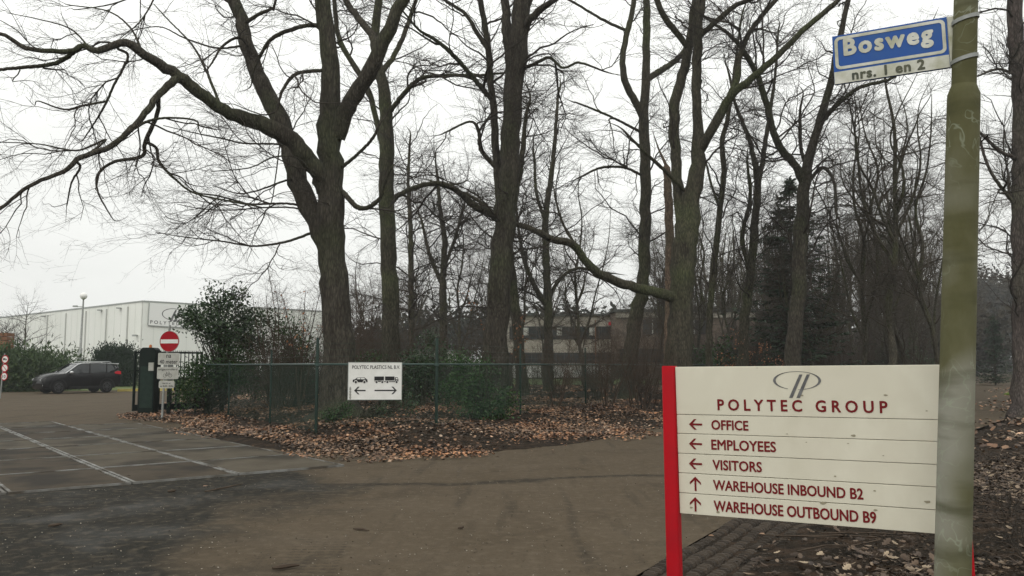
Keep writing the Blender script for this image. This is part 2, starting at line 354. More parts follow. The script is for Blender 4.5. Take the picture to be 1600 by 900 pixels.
    bp = N.new('ShaderNodeBump'); bp.inputs['Strength'].default_value = .5; bp.inputs['Distance'].default_value = .006; L.new(noi(110, det=3), bp.inputs['Height']); L.new(bp.outputs[0], b.inputs['Normal'])
    return m
M['asphalt'] = asphalt()
# road sheet: the junction, the road running off to the right, the yard
rd = MB(); 
rl = offs(RE, .1); lf = [(-1.5, 12.5)] + offs(FAR_L, .9)
rd.flat([(-120, -30), (1.5, -30), (-2.6, .5), (-1.0, 3.2), (-.08, 4.6), (.79, 6.25), (2.23, 8.7), (6.05, 13.9), (14.4, 24.6), (24.6, 41.3), (41.6, 69.3), (81, 134), (92, 175), (86, 172), (45, 98), (21, 56), (8.5, 32), (1, 19), (-9, 27), (-12, 34), (-17, 62), (-31, 97), (-60, 97), (-120, 97)], 0)
rd.obj('road', M['asphalt'], kind='structure')
# concrete slabs with steel edges
M['slab'] = mat('slab_concrete', (.060, .050, .036), .9, (.084, .072, .053), 1.6, bump=.3, bscale=60, c3=(.034, .029, .022), s3=.9, bdist=.006, spec=.12)
M['slab_dark'] = mat('slab_concrete_dark', (.042, .033, .023), .9, (.060, .048, .034), 2, bump=.3, bscale=60, c3=(.026, .022, .017), s3=1.1, bdist=.006, spec=.12)
M['steel'] = mat('steel_edge', (.24, .24, .23), .7, (.13, .125, .11), 3, c3=(.07, .06, .048), s3=2, metal=.1)
AU = Vector((-.62, .785, 0)).normalized(); AV = Vector((.785, .62, 0)).normalized()
paving = empty('concrete_paving', (0, 0, 0), kind='structure')
MS = Matrix((( AV.x, AU.x, 0, 0), (AV.y, AU.y, 0, 0), (0, 0, 1, 0), (0, 0, 0, 1)))
paving.matrix_world = MS
us = [12.1, 14.12, 16.2, 18.3, 20.3, 22.3, 24.4, 26.4]; vs_ = [-7.1, -5.65, -4.2, -2.75, -1.3, .15, 1.6, 3.05, 4.5, 6.2]
rr = random.Random(5)
for j in range(len(us) - 1):
    for i in range(len(vs_) - 1):
        u0, u1, v0, v1 = us[j], us[j + 1], vs_[i], vs_[i + 1]
        if i == 8 and j > 5: continue
        if v0 < us[j] * .0 - 3 and j < 2: continue
        g = .012; zt = .018 + rr.uniform(-.003, .003)
        b = MB()
        z = [zt + rr.uniform(-.003, .003) for _ in range(4)]
        e0 = .045 if i < 8 else .02
        c4 = [(v0 + g + e0, u0 + g + .012), (v1 - g - e0, u0 + g + .012), (v1 - g - e0, u1 - g - .012), (v0 + g + e0, u1 - g - .012)]
        b.add([(p[0], p[1], -.02) for p in c4] + [(c4[k][0], c4[k][1], z[k]) for k in range(4)], [(0, 1, 5, 4), (1, 2, 6, 5), (2, 3, 7, 6), (3, 0, 4, 7), (4, 5, 6, 7)])
        s_ = b.obj('slab', M['slab_dark'] if rr.random() < .4 else M['slab'], paving)
        fr = MB()   # steel angle round the slab
        zf = zt + .002
        fr.box(((v0 + v1) / 2, u0 + g + .004, zf / 2), (v1 - v0 - 2 * g, .014, zf + .02)); fr.box(((v0 + v1) / 2, u1 - g - .004, zf / 2), (v1 - v0 - 2 * g, .014, zf + .02))
        for vv in (v0 + g + e0 / 2, v1 - g - e0 / 2): fr.box((vv, (u0 + u1) / 2, zf / 2), (e0 - .006, u1 - u0 - 2 * g - .04, zf + .018))
        fr.obj('steel_edge', M['steel'], s_)
# klinker strip at the right-hand road edge
M['paver'] = mat('paver_clay', (.045, .036, .028), .9, (.078, .062, .048), 3, bump=.4, bscale=40, island=None)
M['paver2'] = mat('paver_clay_dark', (.030, .024, .019), .9, (.052, .042, .033), 3, bump=.4, bscale=40)
strip = empty('paver_strip', (0, 0, 0), kind='structure')
b = MB(); b.box((0, 0, 0), (.146, .074, .06), top=.80); b.v = [(p[0] * (.8 if p[2] > .02 else 1), p[1] * (.8 if p[2] > .02 else 1), p[2]) for p in b.v]; b.box((0, 0, .034), (.085, .038, .012), top=.7); pm = [b.mesh('paver', M['paver']), b.mesh('paver', M['paver2'])]
def along(line, s):
    for i in range(len(line) - 1):
        a, c = Vector(line[i]), Vector(line[i + 1]); l = (c - a).length
        if s <= l: t = (c - a) / l; return a + t * s, t
        s -= l
    return c, t
cand = []
s = 1.0
while s < 10.5:
    p, t = along(RE[2:], s); nrm = Vector((t.y, -t.x))
    for k in range(5):
        q = p + nrm * (.09 + k * .155 + rr.uniform(-.006, .006))
        cand.append((q.x, q.y, math.atan2(nrm.y, nrm.x) + rr.uniform(-.04, .04)))
    s += .082
cand.sort(key=lambda c: c[1])
rest = MB()
for k, (x, y, a) in enumerate(cand):
    z = -.020 + rr.uniform(-.010, .006) + .012 * math.sin(x * 3.1 + y * 2.3)
    if k < 300:
        o = link('paver', pm[rr.random() < .4], strip); o.location = (x, y, z); o.rotation_euler = (rr.uniform(-.04, .04), rr.uniform(-.03, .03), a)
    else:
        rest.box((0, 0, 0), (.150, .078, .08), Matrix.Translation((x, y, z)) @ Matrix.Rotation(a, 4, 'Z'), .86)
rest.obj('paver_field', M['paver'], strip, kind='stuff')

# ------------------------------------------------------------------ leaves as faces
def unit(v): return v / np.maximum(np.linalg.norm(v, axis=-1, keepdims=True), 1e-9)
def leaf_mesh(name, C, A, Nn, S, Wd, m, fold=.25, lobed=False, curl=0.):
    """C centre/base, A axis dir, Nn normal, S length, Wd width ratio"""
    A = unit(A); Nn = unit(Nn - A * (A * Nn).sum(-1, keepdims=True)); B = np.cross(A, Nn)
    if lobed: half = [(0, 0), (.13, .12), (.30, .24), (.14, .36), (.42, .52), (.2, .62), (.3, .78), (0, 1)]
    else: half = [(0, 0), (.5, .33), (.42, .7), (0, 1)]
    k = len(half); pts = []
    for sgn in (1, -1):
        for (bx, ay) in (half if sgn == 1 else half[1:-1]):
            w = bx * Wd * sgn
            z = abs(bx) * fold + curl * (ay - .5) ** 2
            pts.append(C + S[:, None] * (A * ay + B * w + Nn * z))
    n = len(C); V = np.stack(pts, 1).reshape(-1, 3); m_ = len(pts); off = (np.arange(n) * m_)[:, None]
    f1 = np.array([list(range(k))]) + off
    f2 = np.array([[0, k - 1] + [k + i for i in range(k - 2)][::-1]]) + off
    return npmesh(name, V, [f1, f2], m)
rs = np.random.RandomState(11)
def litter(name, n, box, poly, inset, size, m, lobed, dens=None, fold=.2):
    x = rs.uniform(box[0], box[1], n); y = rs.uniform(box[2], box[3], n)
    d = sd(poly, x, y); keep = (d > inset + .25 * noise(x * 2, y * 2))
    if dens is not None: keep &= rs.rand(n) < dens(x, y, d)
    # only where a camera near the photograph's could see
    keep &= (np.abs(x) < y * .75 + 1.5) & (y > 2.5)
    x, y = x[keep], y[keep]; n = len(x); z = np.maximum(hgt(x, y), .0) + .008 + rs.rand(n) * .035
    C = np.stack([x, y, z], 1); a = rs.uniform(0, 6.28, n); A = np.stack([np.cos(a), np.sin(a), rs.randn(n) * .3], 1)
    Nn = np.stack([rs.randn(n) * .38, rs.randn(n) * .38, np.ones(n)], 1)
    S = size * rs.uniform(.55, 1.35, n)
    return leaf_mesh(name, C, A, Nn, S, rs.choice([.75, .85]) , m, fold, lobed, .5)
FENCE_LINE = [(-9.92, 26.3), (-8.3, 24.6), (-6.2, 21.6), (-4.15, 17.8), (-1.63, 18.1), (.23, 23.0), (2.5, 28.4)]
def fence_gap(x, y):
    d = np.full(x.shape, 9.)
    for a, b in zip(FENCE_LINE[:-1], FENCE_LINE[1:]):
        a, b = np.array(a), np.array(b); e = b - a; t = np.clip(((x - a[0]) * e[0] + (y - a[1]) * e[1]) / (e @ e), 0, 1); d = np.minimum(d, np.hypot(x - a[0] - t * e[0], y - a[1] - t * e[1]))
    return .12 + .88 * ss(d + .25 * noise(x * 3, y * 3), .12, .6)
clump = lambda x, y, d: np.clip(.55 + 1.0 * noise(x * 1.3, y * 1.3), .10, 1)
link('leaf_litter', litter('leaf_litter', 270000, (-13, 14, 13.5, 34), ISL, -.12, .060, M['litter'], False, lambda x, y, d: clump(x, y, d) * fence_gap(x, y) * (.35 + .65 * ss(d, .0, .5)), .14), kind='stuff',)
link('far_leaf_litter', litter('far_leaf_litter', 70000, (-14, 30, 32, 64), ISL, .2, .16, M['litter'], False, clump), kind='stuff')
link('roadside_leaf_litter', litter('roadside_leaf_litter', 110000, (-1, 16, 3, 24), RV, .0, .085, M['litter_near'], True, lambda x, y, d: np.clip((.10 + .9 * ss(d, .2, 1.6)) * (.50 + 1.0 * noise(x * 1.6, y * 1.6)) * (1 - .8 * np.exp(-((y - .55 * x - 5.2) / 1.3) ** 2) * (x > 4.5)) , .03, 1)), kind='stuff')
link('leaf_crumbs', litter('leaf_crumbs', 90000, (-1, 12, 3, 15), RV, .05, .03, M['crumb'], False, lambda x, y, d: .1 + .6 * ss(d, .1, 1.0)), kind='stuff')
link('far_roadside_leaf_litter', litter('far_roadside_leaf_litter', 50000, (8, 46, 16, 62), RV, -1.5, .14, M['litter'], False, lambda x, y, d: clump(x, y, d) * (.12 + .8 * ss(d, -.9, .3))), kind='stuff')
# scattered leaves and bark bits on the asphalt
n = 9000; x = rs.uniform(-9, 9, n); y = rs.uniform(5, 26, n); d1 = sd(ISL, x, y); d2 = sd(RV, x, y)
k = (d1 < -.1) & (d2 < -.1) & (rs.rand(n) < .008 + .75 * np.exp(-np.minimum(-d1, -d2) / .22)); x, y = x[k], y[k]; n = len(x); a = rs.uniform(0, 6.28, n)
link('leaves_on_road', leaf_mesh('leaves_on_road', np.stack([x, y, np.full(n, .012)], 1), np.stack([np.cos(a), np.sin(a), 0 * a], 1), np.stack([.2 * rs.randn(n), .2 * rs.randn(n), np.ones(n)], 1), rs.uniform(.035, .08, n), .6, M['litter'], .2), kind='stuff')
# fallen twigs in the litter, grit on the asphalt
n = 420; x = rs.uniform(-11, 12, n); y = rs.uniform(14, 30, n); k = sd(ISL, x, y) > .1; x, y = x[k], y[k]
x2 = rs.uniform(1, 8, 260); y2 = rs.uniform(4, 13, 260); k = sd(RV, x2, y2) > .1; x = np.concatenate([x, x2[k]]); y = np.concatenate([y, y2[k]]); n = len(x)
a = rs.uniform(0, 6.28, n); l = rs.uniform(.08, .45, n); z = hgt(x, y) + .035; ts = np.linspace(-1, 1, 4)
FT = np.stack([x[:, None] + np.cos(a)[:, None] * l[:, None] * ts + rs.randn(n, 4) * .012, y[:, None] + np.sin(a)[:, None] * l[:, None] * ts + rs.randn(n, 4) * .012, z[:, None] + rs.randn(n, 4) * .012], -1)
FTW = (FT, rs.uniform(.002, .007, n)[:, None] * np.ones((1, 4)))
n = 5200; y = 4.2 + 13 * rs.rand(n) ** 1.6; x = rs.uniform(-.62, .35, n) * y; k = (sd(ISL, x, y) < 0) & (sd(RV, x, y) < -.7); x, y = x[k], y[k]; n = len(x); a = rs.uniform(0, 6.28, n)
M['grit'] = mat('grit', (.2, .18, .15), .9, island=[(.05, .04, .03), (.10, .08, .055), (.17, .145, .11), (.30, .27, .22), (.03, .024, .018)])
link('grit', leaf_mesh('grit', np.stack([x, y, np.full(n, .005)], 1), np.stack([np.cos(a), np.sin(a), .2 * rs.randn(n)], 1), np.stack([.3 * rs.randn(n), .3 * rs.randn(n), np.ones(n)], 1), rs.uniform(.005, .018, n), 1., M['grit'], .5), kind='stuff')
sticks = [((320, 770), (380, 758), .012, 'long thin twig lying on dark asphalt near the paving edge'), ((425, 893), (468, 888), .02, 'thick brown twig lying on the road at the bottom edge of the photo'), ((552, 829), (577, 832), .012, 'short brown twig lying alone on the brown asphalt'),
          ((75, 825), (98, 822), .016, 'small dark twig on dark asphalt, nearest the left edge'), ((262, 771), (275, 769), .018, 'short dark twig piece on asphalt below the slabs'), ((325, 731), (360, 736), .014, 'reddish twig lying on the slab corner nearest the leaves'), ((716, 828), (724, 826), .012, 'tiny pale twig lying near the middle of the road')]
for a, b_, r, lab in sticks:
    p = Vector((*G(*a), r + .006)); q = Vector((*G(*b_), r + .006)); mid = (p + q) / 2 + Vector((.02, .03, 0))
    e = MB().tube([p, (p + mid) / 2 + Vector((.006, -.008, 0)), mid, (mid + q) / 2 + Vector((-.01, 0, 0)), q], [r * .6, r, r * .9, r * .7, r * .3], 6)
    e.obj('twig', M['twig_warm'], smooth=True, label=lab, cat='twig', group='twigs lying on the road')

# ------------------------------------------------------------------ bare trees
class Tubes:
    def __init__(s): s.V = []; s.Fq = []; s.n = 0
    def add(s, P_, R_, sides, lump=0.):
        B, n, _ = P_.shape
        T = np.empty_like(P_); T[:, 1:-1] = P_[:, 2:] - P_[:, :-2]; T[:, 0] = P_[:, 1] - P_[:, 0]; T[:, -1] = P_[:, -1] - P_[:, -2]; T = unit(T)
        mean = unit(P_[:, -1] - P_[:, 0]); ref = np.where((np.abs(mean[:, 2]) > .6)[:, None], np.array([1., 0, 0]), np.array([0, 0, 1.]))[:, None, :]
        a = unit(ref - T * (T * ref).sum(-1, keepdims=True)); b = np.cross(T, a)
        th = np.arange(sides) * 2 * math.pi / sides
        rad = R_[:, :, None] * np.ones(sides)
        if lump:
            ph = np.random.RandomState(B * n).uniform(0, 6.28, (4, 1, 1, 1)); kk = np.arange(n)[None, :, None]
            rad = rad * (1 + lump * (np.sin(th * 3 + ph[0] + kk * .15) * .5 + np.sin(th * 5 + ph[1] - kk * .21) * .35 + np.sin(kk * 1.1 + ph[2] + th) * .4))
        V = P_[:, :, None, :] + rad[..., None] * (a[:, :, None, :] * np.cos(th)[:, None] + b[:, :, None, :] * np.sin(th)[:, None])
        i = np.arange(B)[:, None, None] * n * sides + np.arange(n - 1)[None, :, None] * sides; k = np.arange(sides)[None, None, :]; k2 = (k + 1) % sides
        q = np.stack([i + k, i + k2, i + sides + k2, i + sides + k], -1).reshape(-1, 4) + s.n
        s.V.append(V.reshape(-1, 3)); s.Fq.append(q); s.n += B * n * sides
    def mesh(s, name, m): return npmesh(name, np.concatenate(s.V), np.concatenate(s.Fq), m, True)
def spline(pts, rad, n, jit=0., rng=None):
    """Catmull-Rom resample"""
    pts = np.array(pts, float); rad = np.array(rad, float)
    p = np.vstack([2 * pts[0] - pts[1], pts, 2 * pts[-1] - pts[-2]]); r = np.concatenate([[rad[0]], rad, [rad[-1]]])
    cum = np.concatenate([[0], np.cumsum(np.linalg.norm(np.diff(pts, axis=0), axis=1))]); t = np.interp(np.linspace(0, cum[-1], n), cum, np.arange(len(pts)))
    i = np.minimum(t.astype(int), len(pts) - 2); f = (t - i)[:, None]
    p0, p1, p2, p3 = p[i], p[i + 1], p[i + 2], p[i + 3]
    q = .5 * (2 * p1 + (p2 - p0) * f + (2 * p0 - 5 * p1 + 4 * p2 - p3) * f ** 2 + (3 * p1 - p0 - 3 * p2 + p3) * f ** 3)
    rr_ = r[i + 1] * (1 - f[:, 0]) + r[i + 2] * f[:, 0]
    if jit and rng is not None: q[1:-1] += rng.randn(n - 2, 3) * jit * rr_[1:-1, None]
    return q, rr_
def grow(P_, R_, Nn, n, Lr, r0, spread, trop, wig, rng, tmin=.1, zmin=-9, outward=0., zmax=None, rmin=.0015, flat=1.):
    Lt = np.linalg.norm(np.diff(P_, axis=1), axis=2).sum(1); npnt = P_.shape[1]
    idx = rng.choice(len(P_), Nn * 3, p=Lt / Lt.sum()); t = tmin + (1 - tmin) * rng.rand(Nn * 3)
    f = t * (npnt - 1); i0 = np.minimum(f.astype(int), npnt - 2); f = (f - i0)[:, None]
    base = P_[idx, i0] * (1 - f) + P_[idx, i0 + 1] * f
    ok = base[:, 2] > zmin
    if zmax is not None: ok &= base[:, 2] < zmax
    ok = np.where(ok)[0][:Nn]; idx, t, f, i0, base = idx[ok], t[ok], f[ok], i0[ok], base[ok]; m = len(ok)
    tan = unit(P_[idx, i0 + 1] - P_[idx, i0]); rp = R_[idx, i0] * (1 - f[:, 0]) + R_[idx, i0 + 1] * f[:, 0]
    v = rng.randn(m, 3); v[:, 2] *= .7; per = unit(v - tan * (v * tan).sum(-1, keepdims=True))
    ang = spread * (.65 + .7 * rng.rand(m))[:, None]
    d = tan * np.cos(ang) + per * np.sin(ang); d[:, 2] = d[:, 2] * flat + trop; d = unit(d)
    L_ = Lr * (.45 + 1.1 * rng.rand(m)) * (1.15 - .5 * t); rr0 = np.minimum(rp * .7, r0 * (.7 + .6 * rng.rand(m)) * (1.1 - .3 * t))
    st = (L_ / (n - 1))[:, None]; pts = [base]; p = base
    for k in range(n - 1):
        p = p + d * st; pts.append(p); d = d + rng.randn(m, 3) * wig; d[:, 2] += trop * .35; d = unit(d)
    Pn = np.stack(pts, 1); Rn = np.maximum(rr0[:, None] * np.linspace(1, .3, n)[None], rmin)
    return Pn, Rn
def bare_crown(P0, R0, cfg, rng, tb):
    """cfg: list of (count, npts, len, rad, spread, trop, wig, sides, tmin, zmin, flat)"""
    Pc, Rc = P0, R0; allb = []
    for c in cfg:
        Pc, Rc = grow(Pc, Rc, c[0], c[1], c[2], c[3], c[4], c[5], c[6], rng, c[8], c[9], flat=c[10] if len(c) > 10 else 1.)
        tb.add(Pc, Rc, c[7]); allb.append((Pc, Rc))
    return allb
def traced_tree(d, limbs, cfg, seed, bark, label, name='bare_tree', twig='twig', cat='tree', group=None, jit=.10, ext=3.):
    """limbs: lists of (px,py,width_px[,dd]); the first is the trunk, its first point near the ground"""
    rng = np.random.RandomState(seed); tb = Tubes(); Ps, Rs = [], []; base = None
    for li, lm in enumerate(limbs):
        pts, rad = [], []
        for q in lm:
            dd = d + (q[3] if len(q) > 3 else 0); v = P(q[0], q[1], dd); pts.append(list(v)); rad.append(wm(q[2], dd) / 2)
        if li == 0:
            bx, by = pts[0][0], pts[0][1]; gz = hz(bx, by)
            pts[0][2] = max(pts[0][2], gz + .5) if pts[0][2] > gz + .5 else gz + .5
            base = Vector((bx, by, gz))
            pts = [[bx, by, gz - .25], [bx, by, gz + .15]] + pts; rad = [rad[0] * 1.75, rad[0] * 1.3] + rad
        if lm[-1][1] <= 2:      # runs out of the top of the picture: carry on upward
            a, b = np.array(pts[-2]), np.array(pts[-1]); dr = (b - a) / np.linalg.norm(b - a)
            for k in (1, 2, 3):
                pts.append(list(b + dr * k * ext + np.array([rng.randn() * .3, rng.randn() * .3, .15 * k]))); rad.append(rad[-1] * .68)
        elif rad[-1] > .012:
            a, b = np.array(pts[-2]), np.array(pts[-1]); dr = (b - a) / np.linalg.norm(b - a); l = 22 * rad[-1]
            pts += [list(b + dr * l * .5 + rng.randn(3) * .06), list(b + dr * l + rng.randn(3) * .15)]; rad += [rad[-1] * .55, .004]
        q, r = spline(pts, rad, 64, jit, rng)
        q -= np.array(base)
        r = r * (1 + np.clip(rng.randn(len(r)), -1, 2) * .028); tb.add(q[None], r[None], 18 if r[0] > .1 else 8, .075 if r[0] > .1 else .04); Ps.append(q); Rs.append(r)
    root = empty(name, base, label=label, cat=cat, group=group)
    link('trunk', tb.mesh('trunk', M[bark]), root)
    tw = Tubes(); levels = bare_crown(np.array(Ps), np.array(Rs), cfg, rng, tw)
    link('crown', tw.mesh('crown', M[twig]), root)
    root['_'] = 0; del root['_']
    return root, levels, base
def dens(k, zm, s=1., fine=1.):
    # standard crown config, scaled by count k and size s
    return [(int(36 * k), 12, 3.0 * s, .036 * s, .9, .04, .24, 6, .1, zm, .8), (int(230 * k), 8, 1.6 * s, .015 * s, .75, .02, .2, 3, .08, zm - 1, .8),
            (int(1200 * k), 4, .8 * s, .0085, .8, .02, .2, 3, .08, -9, .8), (int(3600 * k * fine), 2, .3 * s, .0052, .8, .02, .12, 3, .05, -9, .8)]
tft = Tubes(); tft.add(FTW[0], FTW[1], 4); link('fallen_twigs', tft.mesh('fallen_twigs', M['twig_warm']), kind='stuff')
# the big oak left of centre
T1 = [[(527, 640, 56), (529, 590, 50), (529, 540, 46), (528, 490, 44), (524, 440, 44), (519, 400, 44), (517, 330, 42), (516, 267, 39), (515, 191, 34), (515, 89, 27), (504, 0, 25)],
      [(527, 215, 26, 0), (540, 172, 26, -.2), (562, 138, 25, -.5), (589, 89, 24, -.8), (612, 40, 21, -1), (629, 0, 19, -1.1)],
      [(590, 95, 15, -.8), (583, 60, 13, -.5), (562, 30, 11, -.2), (540, 0, 10, .2)],
      [(512, 392, 28, 0), (494, 345, 31, .2), (469, 293, 32, .5), (453, 235, 30, .8), (433, 178, 29, 1.), (400, 111, 24, 1.3), (380, 50, 21, 1.5), (365, 0, 20, 1.6)],
      [(508, 300, 26, 0), (491, 262, 27, -.3), (447, 213, 27, -.7), (389, 187, 23, -1.2), (344, 169, 19, -1.6), (300, 135, 19, -2), (276, 116, 18, -2.2), (222, 84, 14, -2.6), (196, 66, 13, -2.8), (151, 80, 10, -3), (129, 71, 9, -3), (111, 80, 8, -3.1), (44, 76, 7, -3.3), (0, 53, 6, -3.5), (-60, 60, 4, -3.7)],
      [(125, 74, 8, -3), (89, 98, 7, -2.8), (40, 105, 6, -2.6), (0, 109, 5, -2.4), (-50, 120, 3, -2.3)],
      [(280, 120, 13, -2.2), (249, 147, 11, -2.6), (225, 180, 10, -2.9), (200, 206, 9, -3.1), (169, 231, 9, -3.3), (124, 247, 8, -3.5), (102, 267, 7, -3.6), (49, 289, 6, -3.8), (0, 326, 5, -4), (-30, 345, 3, -4)],
      [(247, 150, 8, -2.6), (245, 180, 7, -2.4), (227, 222, 7, -2.2), (222, 244, 6, -2.1), (178, 253, 5, -2), (153, 273, 4.5, -2), (153, 300, 3, -2), (172, 335, 2, -2)],
      [(227, 222, 5.5, -2.2), (244, 231, 5, -2), (249, 253, 5, -1.9), (276, 282, 3.5, -1.7), (311, 304, 3, -1.6), (400, 322, 2.5, -1.5)],
      [(184, 76, 4.5, -2.8), (200, 89, 4.5, -2.7), (178, 133, 4, -2.6), (167, 158, 4, -2.5), (152, 185, 3, -2.4), (133, 214, 2, -2.3)],
      [(167, 158, 4, -2.5), (130, 165, 3.5, -2.5), (100, 171, 3, -2.5), (60, 158, 2, -2.5)],
      [(203, 205, 5, -3.1), (230, 190, 4.5, -2.9), (262, 184, 3.5, -2.8), (305, 188, 3, -2.7), (310, 200, 2, -2.7)],
      [(118, 250, 5, -3.5), (125, 262, 4, -3.4), (112, 285, 3, -3.3), (105, 318, 2, -3.2)],
      [(140, 240, 4, -3.4), (165, 218, 3.5, -3.2), (120, 235, 3, -3.3), (60, 225, 2, -3.3), (0, 222, 1.6, -3.4)],
      [(512, 40, 7, 0), (478, 40, 7, .1), (440, 52, 7, .2), (420, 65, 6, .3), (408, 85, 5, .4), (395, 115, 3, .5)],
      [(510, 110, 6, 0), (480, 112, 6, -.4), (458, 118, 6, -.8), (440, 145, 5, -1.), (432, 175, 4, -1)],
      [(395, 95, 6, 1.3), (378, 60, 5, .9), (350, 70, 4, .6), (330, 100, 3, .3)],
      [(385, 35, 7, 1.5), (405, 22, 6, 1.2), (428, 12, 5, 1), (430, 2, 4, .9)],
      [(530, 265, 6, 0), (560, 240, 5, -.3), (583, 215, 5, -.5), (592, 195, 4, -.6)],
      [(535, 300, 9, 0), (562, 325, 8, -.4), (590, 315, 6, -.8), (600, 290, 5, -1)],
      [(388, 70, 4, 1.4), (340, 75, 3.2, 1), (290, 60, 2.6, .6), (250, 42, 2, .3), (205, 48, 1.3, 0)],
      [(370, 10, 5, 1.6), (320, -15, 4, 1.2), (250, -20, 3, .8), (180, 5, 2.4, .5), (120, 15, 1.6, .3)],
      [(250, -20, 3, .8), (222, 30, 2.4, .6), (190, 58, 1.4, .4)],
      [(222, 80, 4, -2.6), (205, 45, 3, -2.5), (170, 18, 2.4, -2.4), (110, 8, 1.6, -2.3)],
      [(140, 75, 3, -3), (110, 45, 2.4, -3), (60, 30, 1.8, -3.1), (10, 20, 1, -3.2)],
      [(344, 165, 5, -1.6), (322, 110, 4, -1.4), (300, 70, 3, -1.2), (262, 30, 2.2, -1), (240, 6, 1.4, -1)],
      [(492, 362, 4.5, .2), (450, 377, 4, 0), (407, 384, 3.2, -.2), (382, 383, 2.8, -.3), (346, 377, 2.4, -.5), (309, 373, 1.8, -.7), (272, 368, 1.4, -.8), (243, 363, 1, -.9)],
      [(453, 240, 4, .8), (438, 226, 3.4, .6), (382, 224, 2.8, .3), (350, 217, 2.5, .1), (306, 208, 2, -.2), (255, 196, 1.2, -.5)],
      [(469, 282, 3.6, .5), (450, 281, 3.2, .3), (419, 292, 2.8, .1), (394, 300, 2.4, 0), (370, 302, 2, -.1), (333, 290, 1.4, -.2)],
      [(482, 325, 4, .3), (450, 318, 3.6, .1), (394, 319, 3.2, -.2), (370, 314, 3, -.3), (341, 306, 2.6, -.4), (306, 300, 2, -.6), (280, 278, 1.2, -.7)],
      [(485, 330, 3, .3), (450, 324, 2.6, .6), (400, 325, 2.4, .8), (370, 328, 2.2, .9), (321, 327, 1.8, 1), (277, 319, 1, 1.1)],
      [(440, 205, 2.5, 1), (436, 235, 2.2, .6), (430, 280, 2, .3), (422, 320, 1.6, .1), (395, 350, 1.2, 0)],
      [(505, 300, 4, 0), (470, 250, 3, -.8), (430, 245, 2.5, -1), (390, 262, 2, -1.2), (330, 268, 1.4, -1.4)]]
cfg1 = [(150, 11, 2.0, .024, .85, -.01, .24, 6, .2, 3.2, .75), (1050, 8, 1.3, .011, .7, -.01, .2, 3, .08, 2.8, .7), (5800, 4, .6, .0064, .8, 0, .18, 3, .05, -9, .7), (14000, 2, .21, .0042, .8, 0, .12, 3, .1, -9, .8)]
traced_tree(22, T1, cfg1, 1, 'bark', 'largest bare oak with forked trunk and long low limb reaching left over the car park', 'oak_tree')
T2 = [[(613, 600, 30), (611, 500, 27), (608, 400, 25), (604, 300, 24), (604, 222, 23), (602, 170, 20), (596, 120, 18), (586, 80, 14), (588, 30, 13), (592, 0, 12)],
      [(604, 250, 9), (592, 205, 9, .4), (575, 140, 9, .8), (552, 100, 9, 1), (530, 60, 8, 1.2), (522, 0, 7, 1.4)],
      [(606, 180, 8), (622, 158, 8, -.4), (655, 124, 7, -1), (700, 118, 6, -1.6), (745, 118, 5, -2), (790, 114, 3, -2.4)],
      [(608, 320, 10), (625, 304, 8, .4), (660, 290, 7, .8), (690, 288, 5, 1)],
      [(596, 115, 9), (620, 80, 8, .4), (640, 30, 7, .8), (650, 0, 6, 1)]]
traced_tree(32, T2, dens(1.8, 4.5), 2, 'bark_green', 'slim straight bare tree behind the white fence sign', group=None)
T3 = [[(773, 615, 44), (774, 560, 39), (777, 500, 36), (782, 440, 35), (786, 400, 35), (790, 330, 33), (795, 267, 31), (800, 190, 30), (803, 133, 31), (806, 80, 33), (812, 40, 30), (818, 0, 28)],
      [(798, 100, 17), (793, 60, 16), (791, 30, 15), (790, 0, 14)],
      [(816, 50, 12), (831, 27, 12, -.4), (848, 12, 11, -.6), (866, 0, 9, -.8)],
      [(782, 330, 13, 0), (777, 267, 13, .5), (773, 200, 12, .6), (769, 145, 11, .7), (762, 67, 10, .8), (751, 0, 9, .9)],
      [(772, 160, 9, .7), (745, 128, 8, .3), (711, 89, 7, -.2), (680, 62, 6, -.5), (655, 47, 4, -.8), (632, 20, 3, -1)],
      [(765, 80, 8, .8), (745, 50, 7, .8), (727, 22, 6, .8), (695, 0, 5, .8)],
      [(784, 345, 14, 0), (765, 333, 13, -.3), (742, 322, 11, -.6), (707, 293, 9, -1), (680, 287, 8, -1.3), (650, 292, 6, -1.6), (620, 307, 4, -1.8)],
      [(806, 110, 8, 0), (835, 100, 6, -.4), (858, 90, 5, -.7), (880, 106, 4, -.9), (905, 98, 4, -1), (940, 110, 3, -1.1)],
      [(776, 262, 8, .5), (752, 235, 7, .5), (748, 205, 6, .4), (735, 190, 4, .3), (700, 205, 3, .2)]]
traced_tree(27, T3, dens(2.4, 4.0), 3, 'bark', 'thick grey bare tree standing centre, leaning slightly right, small shoot of branches at its fork', 'oak_tree')
T4 = [[(981, 600, 24), (984, 560, 23), (989, 520, 23), (1000, 470, 21), (1007, 420, 19), (1008, 340, 18), (1008, 270, 17), (1008, 220, 17), (1006, 178, 16), (1009, 120, 13), (1010, 60, 12), (1011, 0, 11)],
      [(1007, 190, 13), (996, 165, 12, -.2), (982, 140, 11, -.4), (973, 118, 11, -.5), (974, 80, 9, -.5), (982, 44, 9, -.5), (991, 0, 8, -.5)],
      [(1009, 125, 10), (1030, 112, 10, .4), (1055, 95, 9, .8), (1072, 75, 8, 1), (1085, 40, 7, 1.1)],
      [(1004, 208, 5), (970, 190, 4, -.5), (940, 176, 4, -1), (905, 162, 3, -1.4)],
      [(978, 47, 5, -.5), (950, 35, 5, -.8), (920, 18, 4, -1), (890, 0, 4, -1.2)],
      [(1005, 275, 5), (975, 262, 4, -.5), (940, 262, 4, -.9), (910, 275, 3, -1.2)]]
traced_tree(38, T4, dens(1.7, 5), 4, 'bark_green', 'mossy bare tree with curved leaning foot, forking high up, left of the double-stemmed tree')
